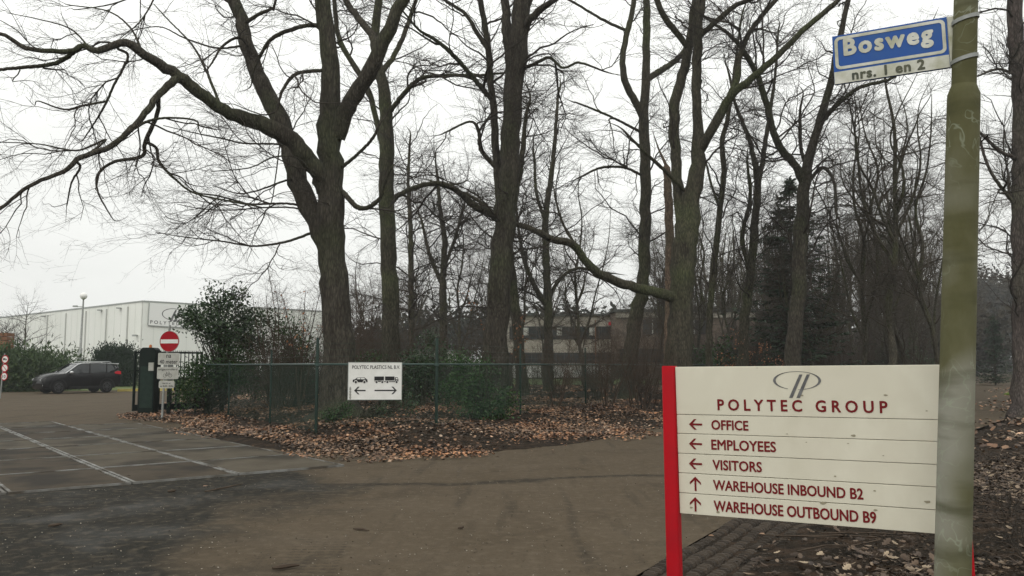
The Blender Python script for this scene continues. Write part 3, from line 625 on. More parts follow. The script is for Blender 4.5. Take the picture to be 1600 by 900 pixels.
T5 = [[(1062, 600, 44), (1062, 520, 40), (1064, 460, 37), (1068, 400, 40), (1076, 350, 36), (1082, 300, 28), (1091, 250, 23), (1092, 225, 20), (1089, 180, 15), (1088, 133, 15), (1090, 70, 16), (1093, 0, 16)],
      [(1066, 350, 20), (1058, 290, 17, .3), (1055, 230, 17, .4), (1053, 178, 17, .5), (1062, 130, 16, .6), (1073, 95, 15, .6), (1080, 50, 13, .7), (1086, 0, 12, .8)],
      [(1093, 235, 16), (1105, 215, 15, -.3), (1125, 180, 15, -.6), (1142, 150, 13, -.9), (1175, 122, 11, -1.4), (1210, 92, 10, -1.8), (1255, 48, 9, -2.2), (1305, 5, 8, -2.6), (1325, -15, 7, -2.8)],
      [(1136, 160, 10, -.8), (1152, 120, 10, -.7), (1156, 85, 9, -.6), (1175, 45, 8, -.5), (1212, 0, 7, -.4)],
      [(1078, 78, 9, .6), (1060, 55, 10, .4), (1042, 32, 10, .2), (1026, 0, 9, 0)],
      [(1095, 55, 9, 0), (1125, 28, 9, -.3), (1150, 8, 8, -.5), (1170, 0, 7, -.7)],
      [(1056, 466, 18, 0), (1030, 458, 16, -.6), (985, 447, 15, -1.3), (940, 430, 14, -1.9), (918, 412, 13, -2.2), (903, 390, 12, -2.4), (890, 379, 12, -2.6), (860, 373, 11, -2.9), (830, 357, 9, -3.2), (806, 350, 8, -2.3), (770, 330, 6, -1.9), (735, 306, 5, -1.6), (690, 290, 4, -1.4)],
      [(905, 392, 5, -2.4), (880, 350, 4, -2.2), (868, 310, 3, -2.1)],
      [(1072, 300, 7), (1040, 268, 6, -.5), (1010, 240, 5, -1), (985, 215, 4, -1.3)]]
traced_tree(30, T5, dens(2.4, 4.5), 5, 'bark_green', 'double-stemmed bare tree with a long limb sweeping down to the left', 'oak_tree')
# broken snag
T5b = [[(1045, 590, 15), (1046, 480, 14), (1046, 380, 14), (1044, 300, 13), (1042, 262, 12), (1040, 257, 5)]]
traced_tree(36, T5b, [(8, 6, .5, .02, .9, .1, .2, 4, .4, 3)], 6, 'snag', 'brown broken-off dead trunk standing between two live trees', 'dead_tree', twig='twig_warm')
T6 = [[(1108, 560, 11), (1110, 480, 10), (1118, 400, 10), (1124, 333, 9), (1131, 267, 9), (1128, 222, 8), (1136, 190, 7), (1143, 150, 6), (1150, 90, 4), (1160, 20, 3)],
      [(1126, 330, 5), (1112, 290, 4, .3), (1100, 240, 3, .5)]]
traced_tree(35, T6, dens(.9, 4, .9), 7, 'bark_green', 'thin wavy bare tree just right of the double-stemmed tree')
T7 = [[(1161, 560, 18), (1163, 512, 16), (1172, 440, 14), (1177, 390, 13), (1180, 340, 12), (1184, 284, 11), (1176, 240, 8), (1170, 215, 7), (1158, 185, 6), (1148, 160, 5), (1140, 120, 4)],
      [(1184, 290, 9), (1192, 250, 8, .3), (1198, 210, 7, .4), (1204, 170, 6, .5), (1212, 110, 4, .6), (1216, 50, 3, .7)],
      [(1170, 420, 8), (1160, 370, 7, -.3), (1172, 310, 6, -.6), (1168, 260, 4, -.8)]]
traced_tree(37, T7, dens(1.3, 4, .9), 8, 'bark_green', 'slim bare tree dividing into two stems in front of the spruce, left side')
T8 = [[(1238, 570, 26), (1242, 510, 24), (1248, 453, 23), (1251, 390, 21), (1254, 327, 20), (1257, 285, 18), (1266, 240, 14), (1280, 195, 13), (1292, 150, 12), (1302, 110, 11), (1312, 60, 9), (1325, 0, 8)],
      [(1256, 290, 13), (1242, 258, 12, -.3), (1222, 235, 12, -.6), (1211, 213, 11, -.8), (1198, 165, 10, -.9), (1184, 120, 9, -1), (1162, 80, 8, -1.1), (1140, 55, 6, -1.2), (1120, 40, 5, -1.2)],
      [(1284, 190, 8, 0), (1300, 172, 8, -.3), (1318, 155, 7, -.5), (1345, 136, 6, -.7), (1400, 118, 5, -1), (1440, 60, 4, -1.2)],
      [(1262, 265, 6, 0), (1252, 235, 6, .3), (1250, 195, 6, .4), (1251, 168, 4, .4)],
      [(1259, 290, 6, 0), (1285, 262, 6, -.4), (1303, 285, 5, -.6), (1306, 330, 4, -.8)]]
traced_tree(31, T8, dens(1.8, 4), 9, 'bark', 'dark bare tree forking in a wide Y below the blue street sign')
T10 = [[(857, 590, 15), (857, 520, 14), (856, 462, 13), (853, 400, 11), (853, 333, 10), (862, 267, 8), (868, 210, 6), (872, 150, 4)],
       [(855, 478, 8), (838, 452, 8, -.3), (822, 415, 7, -.6), (812, 370, 5, -.8), (806, 320, 4, -.9)],
       [(857, 470, 7), (872, 440, 6, .3), (900, 420, 5, .7), (940, 425, 4, 1)],
       [(853, 350, 6), (838, 300, 5, .4), (835, 250, 4, .6)]]
traced_tree(45, T10, dens(1.5, 3.2, 1.1), 10, 'bark_green', 'slender bare tree with a low fork standing in front of the low office building')
T11 = [[(817, 600, 17), (812, 560, 17), (808, 500, 16), (801, 440, 15), (796, 380, 13), (802, 320, 11), (815, 250, 9), (822, 180, 6)]]
traced_tree(35, T11, dens(1.2, 3.5), 11, 'bark_green', 'green-barked trunk standing close behind the thick centre tree')
T12 = [[(644, 590, 10), (643, 500, 9), (642, 420, 9), (641, 350, 7), (638, 290, 5), (640, 230, 4)]]
traced_tree(40, T12, dens(1.1, 3.), 12, 'bark_far', 'thin straight dark stem between the two tall trees left of centre')
T13 = [[(692, 590, 14), (693, 500, 13), (692, 440, 11), (695, 380, 9), (688, 330, 7), (684, 280, 5)], [(693, 450, 7), (672, 400, 6), (660, 350, 4)], [(693, 420, 6), (712, 370, 5), (725, 320, 4)]]
traced_tree(46, T13, dens(1.5, 3., 1.1), 13, 'bark_far', 'branchy young bare tree seen just left of the thick centre tree')
T14 = [[(1602, 600, 38), (1600, 520, 33), (1598, 430, 29), (1596, 330, 27), (1595, 220, 25), (1592, 110, 24), (1586, 0, 22)],
       [(1597, 250, 7), (1565, 238, 6, -.3), (1540, 215, 5, -.6), (1528, 205, 4, -.8)], [(1597, 330, 7), (1570, 300, 6, -.2), (1545, 262, 5, -.5), (1530, 215, 4, -.7)], [(1594, 120, 5), (1560, 108, 4, -.3), (1530, 118, 3, -.6)]]
traced_tree(27, T14, dens(1.7, 2.6), 14, 'bark_right', 'tall roadside bare tree cut by the right edge, beyond the round pole', 'oak_tree')

# ------------------------------------------------------------------ prototypes for the wood
def proto(seed, H, r, nf, k, zc, s=1., lean=.0):
    rng = np.random.RandomState(seed); tb = Tubes(); Ps, Rs = [], []
    pts = [[0, 0, -.3], [0, 0, .2]]; rad = [r * 1.6, r * 1.2]; x = y = 0; nseg = 8
    for i in range(1, nseg + 1):
        x += rng.randn() * .3 + lean; y += rng.randn() * .3; pts.append([x, y, H * i / nseg]); rad.append(r * (1 - .93 * i / nseg) ** .8)
    q, rq = spline(pts, rad, 40, .05, rng); Ps.append(q); Rs.append(rq); tb.add(q[None], rq[None], 9, .05)
    for f in range(nf):
        i = rng.randint(8, 26); b = q[i]; az = rng.uniform(0, 6.28); out = rng.uniform(.25, .6); l = (H - b[2]) * rng.uniform(.6, .95); r1 = rq[i] * .65
        lp = [b]; dx, dy = math.cos(az) * out, math.sin(az) * out; p = b.copy()
        for k2 in range(6):
            p = p + np.array([dx * l / 6 + rng.randn() * .24, dy * l / 6 + rng.randn() * .24, l / 6]); lp.append(p.copy()); dx *= .85; dy *= .85
        q2, r2 = spline(lp, list(np.linspace(r1, r1 * .1, 7)), 40, .05, rng); Ps.append(q2); Rs.append(r2); tb.add(q2[None], r2[None], 6, .04)
    tw = Tubes(); bare_crown(np.array(Ps), np.array(Rs), dens(k, zc, s), rng, tw)
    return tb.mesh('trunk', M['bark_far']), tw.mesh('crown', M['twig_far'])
PROT = [proto(21, 15, .15, 5, 1.4, 2.0), proto(22, 17, .19, 6, 1.5, 2.5), proto(23, 13, .12, 4, 1.2, 1.5, .9), proto(24, 16, .14, 6, 1.4, 3., 1., .08)]
def where(px, d):
    marks = [(500, 'left of the largest oak'), (600, 'between the oak and the slim straight tree'), (700, 'behind the white fence sign side of the wood'), (775, 'just left of the thick centre tree'), (860, 'just right of the thick centre tree'), (985, 'in the middle of the office view'), (1060, 'left of the double-stemmed tree'),
             (1170, 'right of the double-stemmed tree'), (1250, 'near the spruce'), (1330, 'above the middle of the sign board'), (1400, 'above the sign board right half'), (1470, 'just left of the round pole'), (1540, 'right behind the round pole'), (2000, 'by the receding road')]
    m = [t for p, t in marks if px < p] or ['by the receding road']
    return m[0] + (', near' if d < 48 else ', mid-distance' if d < 66 else ', far off')
def place_tree(px, d, k, s, rz, label, group):
    if group: label = label + ', ' + where(px, d)
    x = (px - CX) / F * d; z = hz(x, d)
    root = empty('bare_tree', (x, d, z), rz, label=label, cat='tree', group=group); root.scale = (s, s, s)
    link('trunk', PROT[k][0], root); link('crown', PROT[k][1], root); return root
rw = random.Random(4)
for px, d, k, s in [(1330, 36, 3, .9), (1376, 33, 1, .95), (1405, 38, 0, 1.), (1452, 34, 3, .85), (1300, 42, 2, 1.), (1425, 45, 1, 1.), (1345, 47, 0, 1.05)]:
    pass
FL = {}
spec = [(1330, 36, 3, .85, 'mossy bare tree behind the sign board, first stem right of the spruce'), (1378, 33, 1, .9, 'leaning mossy stem above the middle of the sign board'), (1412, 38, 0, .95, 'forked bare tree above the right half of the sign board'), (1455, 34, 3, .8, 'bare tree just left of the round green pole')]
for i, (px, d, k, s, lab) in enumerate(spec): place_tree(px, d, k, s, i * 1.7, lab, None)
for i in range(36):
    px = rw.uniform(1120, 1500); d = rw.uniform(38, 95)
    place_tree(px, d, rw.randrange(4), rw.uniform(.55, .82) * (1 if d < 60 else 1.2), rw.uniform(0, 6.28), 'bare wood tree', 'bare trees of the wood behind the sign board')
for i in range(26):
    px = rw.uniform(560, 1110); d = rw.uniform(52, 74) if i % 3 else rw.uniform(42, 60)
    if 800 < px < 960 and i % 4: continue
    place_tree(px, d, rw.choice([2, 3, 0]), rw.uniform(.55, .85), rw.uniform(0, 6.28), 'thin bare tree', 'thin bare trees before the office building')
for i in range(14):   # right of the road
    d = 34 + i * 8; x = d * .592 + 5 + rw.uniform(0, 5); px = CX + x / d * F
    if px > 1700: px = 1690
    place_tree(px - rw.uniform(0, 30), d, rw.randrange(4), rw.uniform(.8, 1.1), rw.uniform(0, 6.28), 'bare roadside tree on the right', 'bare trees right of the receding road')
for i in range(16):   # left side of the far road
    d = 60 + i * 7; x = d * .545 - rw.uniform(-1, 8); place_tree(CX + x / d * F, d, rw.randrange(4), rw.uniform(.8, 1.1), rw.uniform(0, 6.28), 'bare roadside tree on the left', 'bare trees left of the receding road')

# bare undergrowth shrubs
def shrub(seed, ns, H, k):
    rng = np.random.RandomState(seed); Ps, Rs = [], []; tb = Tubes()
    for i in range(ns):
        az = rng.uniform(0, 6.28); o = rng.uniform(.1, .5); p = np.array([math.cos(az) * .15, math.sin(az) * .15, -.1]); pts = [p]; h = H * rng.uniform(.6, 1.1)
        for j in range(5):
            p = p + np.array([math.cos(az) * o * h / 5 + rng.randn() * .06, math.sin(az) * o * h / 5 + rng.randn() * .06, h / 5]); pts.append(p)
        q, r = spline(pts, np.linspace(.022, .006, 6), 14); Ps.append(q); Rs.append(r)
    Ps, Rs = np.array(Ps), np.array(Rs); tb.add(Ps, Rs, 5)
    bare_crown(Ps, Rs, [(int(60 * k), 7, .9, .010, .8, .03, .2, 3, .15, .1), (int(380 * k), 4, .5, .005, .8, .0, .2, 3, .1, -9), (int(1300 * k), 2, .26, .0038, .8, 0, .15, 3, .1, -9)], rng, tb)
    return tb.mesh('bare_shrub', M['twig_warm' if seed % 2 else 'twig'])
SHR = [shrub(31, 9, 2.6, 1.1), shrub(32, 12, 2.0, 1.2), shrub(33, 7, 3.6, 1.2), shrub(34, 6, 2.4, .15)]
def place_shrub(px, d, k, s, label, group):
    if group: label = label + ', ' + where(px, d)
    x = (px - CX) / F * d; o = link('bare_shrub', SHR[k], label=label, cat='shrub', group=group); o.location = (x, d, hz(x, d)); o.rotation_euler = (0, 0, rw.uniform(0, 6.28)); o.scale = (s, s, s * rw.uniform(.85, 1.1))
for i in range(56):
    px = rw.uniform(400, 1060) if i < 46 else rw.uniform(560, 770); d = rw.uniform(24, 50); x = (px - CX) / F * d
    if x < -9 - (d - 26) * .25: continue
    place_shrub(px, d, rw.randrange(3), rw.uniform(.6, 1.05), 'leafless shrub behind the fence', 'leafless shrubs under the trees behind the fence')
for i in range(64):
    px = rw.uniform(1050, 1500); d = rw.uniform(36, 80)
    place_shrub(px, d, rw.randrange(3), rw.uniform(.8, 1.25), 'leafless wood shrub', 'leafless shrubs in the wood behind the sign board')
place_shrub(443, 25.5, 2, 1.15, 'tall bare twiggy shrub between the holly and the largest oak', None)
place_shrub(572, 33, 2, 1.5, 'tall bare shrub between the largest oak and the slim straight tree, nearer the oak', None)
place_shrub(590, 38, 2, 1.7, 'tall bare shrub between the largest oak and the slim straight tree, nearer the slim tree', None)
place_shrub(560, 42, 0, 2., 'wide bare shrub in the gap right behind the largest oak', None)
place_shrub(935, 33, 2, .8, 'thin upright bare shrub behind the third fence post from the red post', None)
for px, d, s in ((1560, 8.2, .2), (1585, 6.6, .22)):
    place_shrub(px, d, 3, s, {1560: 'low bare bramble on the leafy bank right of the round pole, farther one', 1585: 'low bare bramble nearest the lower right corner'}[px], None)

# ------------------------------------------------------------------ evergreens
def leafy(name, base, blobs, nleaf, size, m, seed, label, cat, stems=7, wr=.55, H=2.5, group=None, tw=2, up=.2, bark='bark_green'):
    rng = np.random.RandomState(seed); base = np.array(base); root = empty(name, base, label=label, cat=cat, group=group)
    vol = np.array([b[3] * b[4] * b[5] for b in blobs]); w_ = vol ** .75; idx = rng.choice(len(blobs), nleaf, p=w_ / w_.sum())
    Bc = np.array([b[:3] for b in blobs]); Br = np.array([b[3:] for b in blobs])
    # twigs out from the stem to each cluster, leaves set along them
    ncl = max(20, nleaf // 14); ci = rng.choice(len(blobs), ncl, p=w_ / w_.sum()); u = unit(rng.randn(ncl, 3)) * (rng.rand(ncl, 1) ** .42); C = Bc[ci] + u * Br[ci]
    C[:, 2] = np.maximum(C[:, 2], .06)
    k = rng.randint(0, ncl, nleaf); sp = rng.randn(nleaf, 3) * size * 1.6
    pos = C[k] + sp; pos[:, 2] = np.maximum(pos[:, 2], .03)
    A = unit(u[k] + rng.randn(nleaf, 3) * .7 + np.array([0, 0, up])); Nn = unit(rng.randn(nleaf, 3) + np.array([0, 0, .8]))
    link('foliage', leaf_mesh('foliage', pos, A, Nn, size * rng.uniform(.7, 1.3, nleaf), wr, M[m], .2), root)
    tb = Tubes(); nt_ = min(ncl, 110); sel = rng.choice(ncl, nt_, replace=False); b0 = np.zeros((nt_, 3)); b0[:, :2] = C[sel][:, :2] * .12; b0[:, 2] = C[sel][:, 2] * rng.uniform(.1, .55, nt_)
    mid = (b0 + C[sel]) / 2 + rng.randn(nt_, 3) * .12; mid[:, 2] -= .05
    Pp = np.stack([b0, b0 * .5 + mid * .5, mid, mid * .5 + C[sel] * .5, C[sel]], 1); tb.add(Pp, np.tile(np.linspace(.014, .004, 5), (nt_, 1)), 4)
    st = []
    for i in range(stems):
        az = rng.uniform(0, 6.28); st.append([[math.cos(az) * .06 * j, math.sin(az) * .06 * j, -.15 + H * .22 * j] for j in range(5)])
    tb.add(np.array(st) + rng.randn(stems, 5, 3) * .03, np.tile(np.linspace(.035, .012, 5), (stems, 1)), 6)
    link('stem', tb.mesh('stem', M[bark]), root)
    return root
def bl(px, py, d, rx, rz, base, ry=None):
    p = P(px, py, d) - Vector(base); r_ = wm(rx, d); return (p.x, p.y, p.z, r_, (ry or r_ * .8), wm(rz, d))
# holly left of the oak
x, y = (350 - CX) / F * 26.5, 26.5; hb = (x, y, hz(x, y))
B_ = [bl(345, 478, 26.5, 26, 20, hb), bl(320, 503, 26, 34, 12, hb), bl(385, 500, 27, 34, 16, hb), bl(296, 494, 26, 18, 7, hb), bl(350, 525, 26.5, 45, 16, hb), bl(395, 535, 27, 30, 18, hb), bl(330, 455, 26.5, 12, 8, hb), bl(288, 488, 26, 12, 5, hb), bl(372, 462, 26.5, 12, 7, hb), bl(418, 500, 27, 16, 8, hb)]
leafy('holly_bush', hb, B_, 6500, .095, 'holly', 41, 'tall glossy dark green holly with loose spreading top behind the no-entry sign', 'bush', H=3.2)
x, y = (330 - CX) / F * 26, 26.; hb = (x, y, hz(x, y))
leafy('laurel_bush', hb, [bl(310, 595, 26, 35, 34, hb), bl(350, 575, 26.3, 45, 36, hb), bl(390, 585, 26.6, 30, 32, hb), bl(290, 618, 25.5, 22, 18, hb)], 6500, .08, 'laurel', 42, 'dense mid-green bush along the fence under the holly', 'bush', H=1.8)
x, y = (755 - CX) / F * 22.5, 22.5; hb = (x, y, hz(x, y))
leafy('holly_bush', hb, [bl(735, 605, 22.5, 36, 28, hb), bl(718, 570, 22.8, 24, 16, hb), bl(785, 625, 22.3, 24, 22, hb), bl(750, 640, 22.2, 46, 13, hb), bl(705, 610, 22.8, 24, 20, hb), bl(760, 575, 22.8, 18, 14, hb)], 4200, .07, 'laurel', 43, 'dark green evergreen bush at the foot of the thick centre tree', 'bush', H=1.7)
x, y = (660 - CX) / F * 27, 27.; hb = (x, y, hz(x, y))
leafy('holly_bush', hb, [bl(655, 575, 27, 28, 30, hb), bl(680, 560, 27.5, 25, 28, hb), bl(640, 600, 27, 22, 24, hb), bl(670, 530, 28, 20, 15, hb)], 2600, .08, 'holly', 44, 'loose evergreen bush right of the white fence sign', 'bush', H=1.6)
x, y = (470 - CX) / F * 29, 29.; hb = (x, y, hz(x, y))
leafy('holly_bush', hb, [bl(468, 560, 29, 30, 40, hb), bl(450, 520, 29, 22, 20, hb), bl(580, 575, 30, 30, 25, hb)], 2200, .09, 'laurel', 45, 'dim green bush behind the trunk of the largest oak', 'bush', H=1.5)
x, y = (522 - CX) / F * 19.6, 19.6; hb = (x, y, hz(x, y))
leafy('low_bush', hb, [bl(525, 650, 19.6, 20, 7, hb), bl(540, 640, 19.8, 10, 8, hb)], 700, .05, 'laurel', 46, 'small low green plant at the foot of the largest oak', 'bush', stems=3, H=.3)
x, y = (560 - CX) / F * 20, 20.; hb = (x, y, hz(x, y))
leafy('low_bush', hb, [bl(600, 640, 20, 14, 10, hb), bl(640, 632, 20, 16, 12, hb)], 500, .05, 'holly', 47, 'small green seedlings below the white fence sign', 'bush', stems=3, H=.3)
for i in range(16):
    px = rw.uniform(1080, 1450); d = rw.uniform(42, 85); x = (px - CX) / F * d; hb = (x, d, hz(x, d))
    if i < 3:
        o = leafy('evergreen_shrub', hb, [(0, 0, 1., 1.5, 1.4, 1.2), (.8, .3, .7, 1.1, 1, .8), (-.9, 0, .8, 1, 1, .9)], 2600, .14, 'laurel' if i else 'holly', 50 + i, 'dark evergreen shrub low in the wood behind the sign board', 'shrub', group='evergreen shrubs in the wood'); FL[i] = o
    else:
        src = FL[i % 3]; o = src.copy(); col.objects.link(o); o.location = hb; o['label'] = 'dark evergreen wood shrub, ' + where(px, d); o.rotation_euler = (0, 0, rw.uniform(0, 6)); s = rw.uniform(.8, 1.5); o.scale = (s, s, s)
        for ch in src.children:
            c = ch.copy(); col.objects.link(c); c.parent = o
# orange leaves still hanging on young beeches
def dry(px, d, boxes, n, seed, label):
    x = (px - CX) / F * d; base = Vector((x, d, hz(x, d))); root = empty('young_beech', base, label=label, cat='sapling'); rng = np.random.RandomState(seed); tb = Tubes(); Cs = []
    for (ax, ay, rx, ry) in boxes:
        c = P(ax, ay, d) - base; q, r = spline([[0, 0, -.1], [c.x * .3, c.y + .1, c.z * .45], [c.x * .8, c.y, c.z * .9], list(c)], [.022, .016, .01, .005], 12); Pq = q[None]; Rq = r[None]; tb.add(Pq, Rq, 5)
        g, gr = grow(Pq, Rq, 26, 6, wm(rx, d) * 1.1, .006, 1.1, .02, .15, rng, .5); tb.add(g, gr, 3); g2, gr2 = grow(g, gr, 90, 4, .3, .003, .8, 0, .1, rng); tb.add(g2, gr2, 3)
        k = rng.randint(0, len(g), n); j = rng.randint(2, 6, n); Cs.append(g[k, j] + rng.randn(n, 3) * .05)
    link('stem', tb.mesh('stem', M['twig_warm']), root); C = np.concatenate(Cs); m_ = len(C)
    link('dry_leaves', leaf_mesh('dry_leaves', C, rng.randn(m_, 3) + np.array([0, 0, -.8]), rng.randn(m_, 3), rng.uniform(.06, .11, m_), .6, M['dryleaf'], .2), root)
dry(470, 24.5, [(440, 462, 16, 8), (545, 435, 8, 5), (478, 452, 6, 4)], 24, 61, 'young beech with a few rusty hanging leaves beside the largest oak')
dry(805, 31, [(812, 492, 14, 5), (720, 460, 14, 5), (815, 527, 18, 4)], 22, 62, 'young beech with rusty leaves beside the thick centre tree')
dry(1165, 37, [(1150, 520, 30, 16), (1200, 535, 20, 14), (1118, 560, 22, 8), (1180, 558, 30, 6), (1235, 560, 24, 6)], 60, 63, 'young beech with orange-brown leaves above the top edge of the sign board')
# spruce in the wood
def conifer(px, d, H, Rb, seed, label, name='spruce_tree', m='spruce', n1=420, zb=1.2, nee=26, droop=-.12, cat='tree'):
    x = (px - CX) / F * d; base = Vector((x, d, hz(x, d))); root = empty(name, base, label=label, cat=cat); rng = np.random.RandomState(seed); tb = Tubes()
    q, r = spline([[0, 0, -.2], [0, 0, H * .5], [0, 0, H]], [H * .014, H * .009, .01], 20); tb.add(q[None], r[None], 8); link('trunk', tb.mesh('trunk', M['bark_far']), root)
    z = zb + (H - zb) * rng.rand(n1) ** 1.15; az = rng.uniform(0, 6.28, n1); L_ = (Rb * (1 - (z - zb * .3) / (H - zb * .3)) ** .85 + .15) * rng.uniform(.6, 1.1, n1)
    dirv = np.stack([np.cos(az), np.sin(az), np.full(n1, droop)], 1); b = np.stack([0 * z, 0 * z, z], 1); npt = 6; ts = np.linspace(0, 1, npt)
    Pp = b[:, None] + dirv[:, None] * (L_[:, None] * ts)[..., None]; Pp[:, :, 2] += (L_[:, None] * (ts ** 2) * .16)
    Pp += rng.randn(*Pp.shape) * .04; tb = Tubes(); tb.add(Pp, np.tile(np.linspace(.02, .004, npt), (n1, 1)), 3)
    k = rng.randint(0, n1, n1 * nee); t = rng.rand(n1 * nee) ** .6; i0 = np.minimum((t * (npt - 1)).astype(int), npt - 2); f = (t * (npt - 1) - i0)[:, None]
    C = Pp[k, i0] * (1 - f) + Pp[k, i0 + 1] * f; tan = unit(Pp[k, i0 + 1] - Pp[k, i0]); side = np.cross(tan, np.array([0, 0, 1.])) * rng.choice([-1, 1], len(k))[:, None]
    A = unit(tan * .7 + side * rng.uniform(.4, 1.2, (len(k), 1)) + np.array([0, 0, -.35]) + rng.randn(len(k), 3) * .2)
    cr = link('crown', tb.mesh('crown', M['twig']), root)
    link('needles', leaf_mesh('needles', C, A, np.array([0, 0, 1.]) + rng.randn(len(k), 3) * .4, rng.uniform(.12, .34, len(k)) * (H / 10) ** .5, .28, M[m], .1), cr)
    return root
conifer(1240, 41, 10.8, 4.2, 71, 'dark green spruce standing behind the bare trees above the sign board', n1=380)
0 and conifer(190, 62, 4.2, 2.2, 72, 'rounded dark green conifer behind the parked car, right one', m='juniper', n1=420, zb=.1, nee=34, droop=.25, cat='conifer', name='round_conifer')
0 and conifer(165, 63, 4.0, 2.2, 73, 'rounded dark green conifer behind the parked car, left one', m='juniper', n1=420, zb=.1, nee=34, droop=.25, cat='conifer', name='round_conifer')
conifer(1551, 66, 5.5, 1.6, 74, 'small green conifer beside the receding road just right of the pole', n1=200, zb=.3)
for px_, py_, rx_, rz_, sd_n, lab in ((193, 572, 19, 29, 75, 'rounded dark green conifer behind the parked car, right of two'), (167, 573, 21, 27, 76, 'rounded dark green conifer behind the parked car, left of two')):
    x, y = (px_ - CX) / F * 62, 62.; hb = (x, y, 0.)
    leafy('round_conifer', hb, [bl(px_, py_, 62, rx_, rz_, hb), bl(px_ + 3, py_ + 14, 61.5, rx_ * .9, rz_ * .6, hb), bl(px_ - 2, py_ - 12, 62, rx_ * .6, rz_ * .6, hb)], 9000, .2, 'roundleaf', sd_n, lab, 'conifer', wr=.3, H=2.5, up=.9)
# juniper hedge behind the car
x, y = (45 - CX) / F * 52, 52.; hb = (x, y, 0)
for i, (bs, n_, lab) in enumerate([([bl(10, 580, 50, 36, 26, hb), bl(45, 585, 51, 30, 22, hb), bl(-25, 585, 50, 30, 24, hb)], 9000, 'feathery grey-green juniper bed behind the three round signs'), ([bl(80, 588, 52, 28, 18, hb), bl(60, 573, 53, 26, 14, hb), bl(95, 575, 56, 22, 10, hb)], 6000, 'low spreading juniper left of the parked car')]):
    o = leafy('juniper_bush', hb, bs, n_, .3, 'juniper', 80 + i, lab, 'bush', wr=.22, H=1., up=.6)
    for c in o.children:
        if c.name.startswith('foliage'): pass
# distant wood masses beyond the buildings
def mass(name, pts, n, size, m, seed, sd_=1.):
    rng = np.random.RandomState(seed); B = np.array(pts, float); k = rng.choice(len(B), n, p=B[:, 3] ** 2 / (B[:, 3] ** 2).sum())
    ncl = n // 25; ck = rng.choice(len(B), ncl, p=B[:, 3] ** 2 / (B[:, 3] ** 2).sum()); CC = B[ck, :3] + unit(rng.randn(ncl, 3)) * B[ck, 3:4] * np.array([1, 1, .7]) * rng.rand(ncl, 1) ** .35
    j = rng.randint(0, ncl, n); pos = CC[j] + rng.randn(n, 3) * size * 1.5; pos[:, 2] = np.maximum(pos[:, 2], .1)
    return link(name, leaf_mesh(name, pos, rng.randn(n, 3), rng.randn(n, 3) + np.array([0, 0, .6]), size * rng.uniform(.6, 1.4, n), .5, M[m], .1), kind='stuff')
pts = []
for i in range(46):
    px = 560 + i * 13; d = rw.uniform(140, 160); z = 1.6 + (100 - 18 * math.sin(i * .7) * rw.random() - (25 if i < 8 or i > 40 else 0) - rw.uniform(0, 22)) * d / F
    pts.append(((px - CX) / F * d, d, z * .62, rw.uniform(3.5, 5.)))
mass('distant_pine_wood', pts, 18000, .9, 'pine', 91)
pts = []
for i in range(44):
    d = rw.uniform(178, 230); px = rw.uniform(1480, 1680); pts.append(((px - CX) / F * d, d, rw.uniform(2, 21), rw.uniform(3.5, 5.5)))
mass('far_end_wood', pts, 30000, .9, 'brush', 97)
pts = []
for i in range(60):
    px = 1100 + i * 7.5; d = rw.uniform(105, 135); pts.append(((px - CX) / F * d, d, rw.uniform(1, 6.5), rw.uniform(3, 4.5)))
mass('distant_undergrowth', pts, 20000, .8, 'brush', 92)
rngw = np.random.RandomState(93); tbw = Tubes(); n = 560
dd = rngw.uniform(85, 240, n); pxs = rngw.uniform(1080, 1700, n); xx = (pxs - CX) / F * dd
okm = (np.abs(xx - dd * .575) > 6) | (dd > 180); xx, dd = xx[okm], dd[okm]; n = len(xx)
Pp = np.stack([np.stack([xx, dd, np.zeros(n)], 1) + np.array([0, 0, h]) + rngw.randn(n, 3) * .35 for h in (-.5, 3, 6.5, 10, 13.5, 17)], 1); Rr = rngw.uniform(.1, .2, n)[:, None] * np.linspace(1, .3, 6)
tbw.add(Pp, Rr, 5); g, gr = grow(Pp, Rr, 2600, 5, 3., .05, .8, .1, .15, rngw, .2); tbw.add(g, gr, 3); g2, gr2 = grow(g, gr, 11000, 3, 1.2, .02, .8, .03, .15, rngw, .1, rmin=.008); tbw.add(g2, gr2, 3)
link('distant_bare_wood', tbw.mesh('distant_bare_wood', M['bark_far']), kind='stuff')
# small bare trees by the warehouse
def small_tree(px, d, H, seed, label, k=.6, m='twig'):
    x = (px - CX) / F * d; base = Vector((x, d, 0)); root = empty('bare_sapling', base, label=label, cat='tree'); rng = np.random.RandomState(seed); tb = Tubes()
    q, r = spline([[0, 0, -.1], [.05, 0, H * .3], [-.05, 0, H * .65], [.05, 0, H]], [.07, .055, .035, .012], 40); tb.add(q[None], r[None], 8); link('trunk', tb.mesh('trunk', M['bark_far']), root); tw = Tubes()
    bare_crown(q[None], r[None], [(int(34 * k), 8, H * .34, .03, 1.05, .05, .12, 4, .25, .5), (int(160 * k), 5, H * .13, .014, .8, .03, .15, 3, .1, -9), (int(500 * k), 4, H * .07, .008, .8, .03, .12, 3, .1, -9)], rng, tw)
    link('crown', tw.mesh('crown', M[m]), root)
small_tree(41, 56, 5.8, 101, 'single bare young tree in front of the white warehouse', 1.)
small_tree(10, 60, 4.6, 102, 'bushy bare tree at the left edge beside the brown wooden box', 2.)
small_tree(-8, 58, 4.2, 103, 'bare tree at the far left edge behind the round signs', 2.)

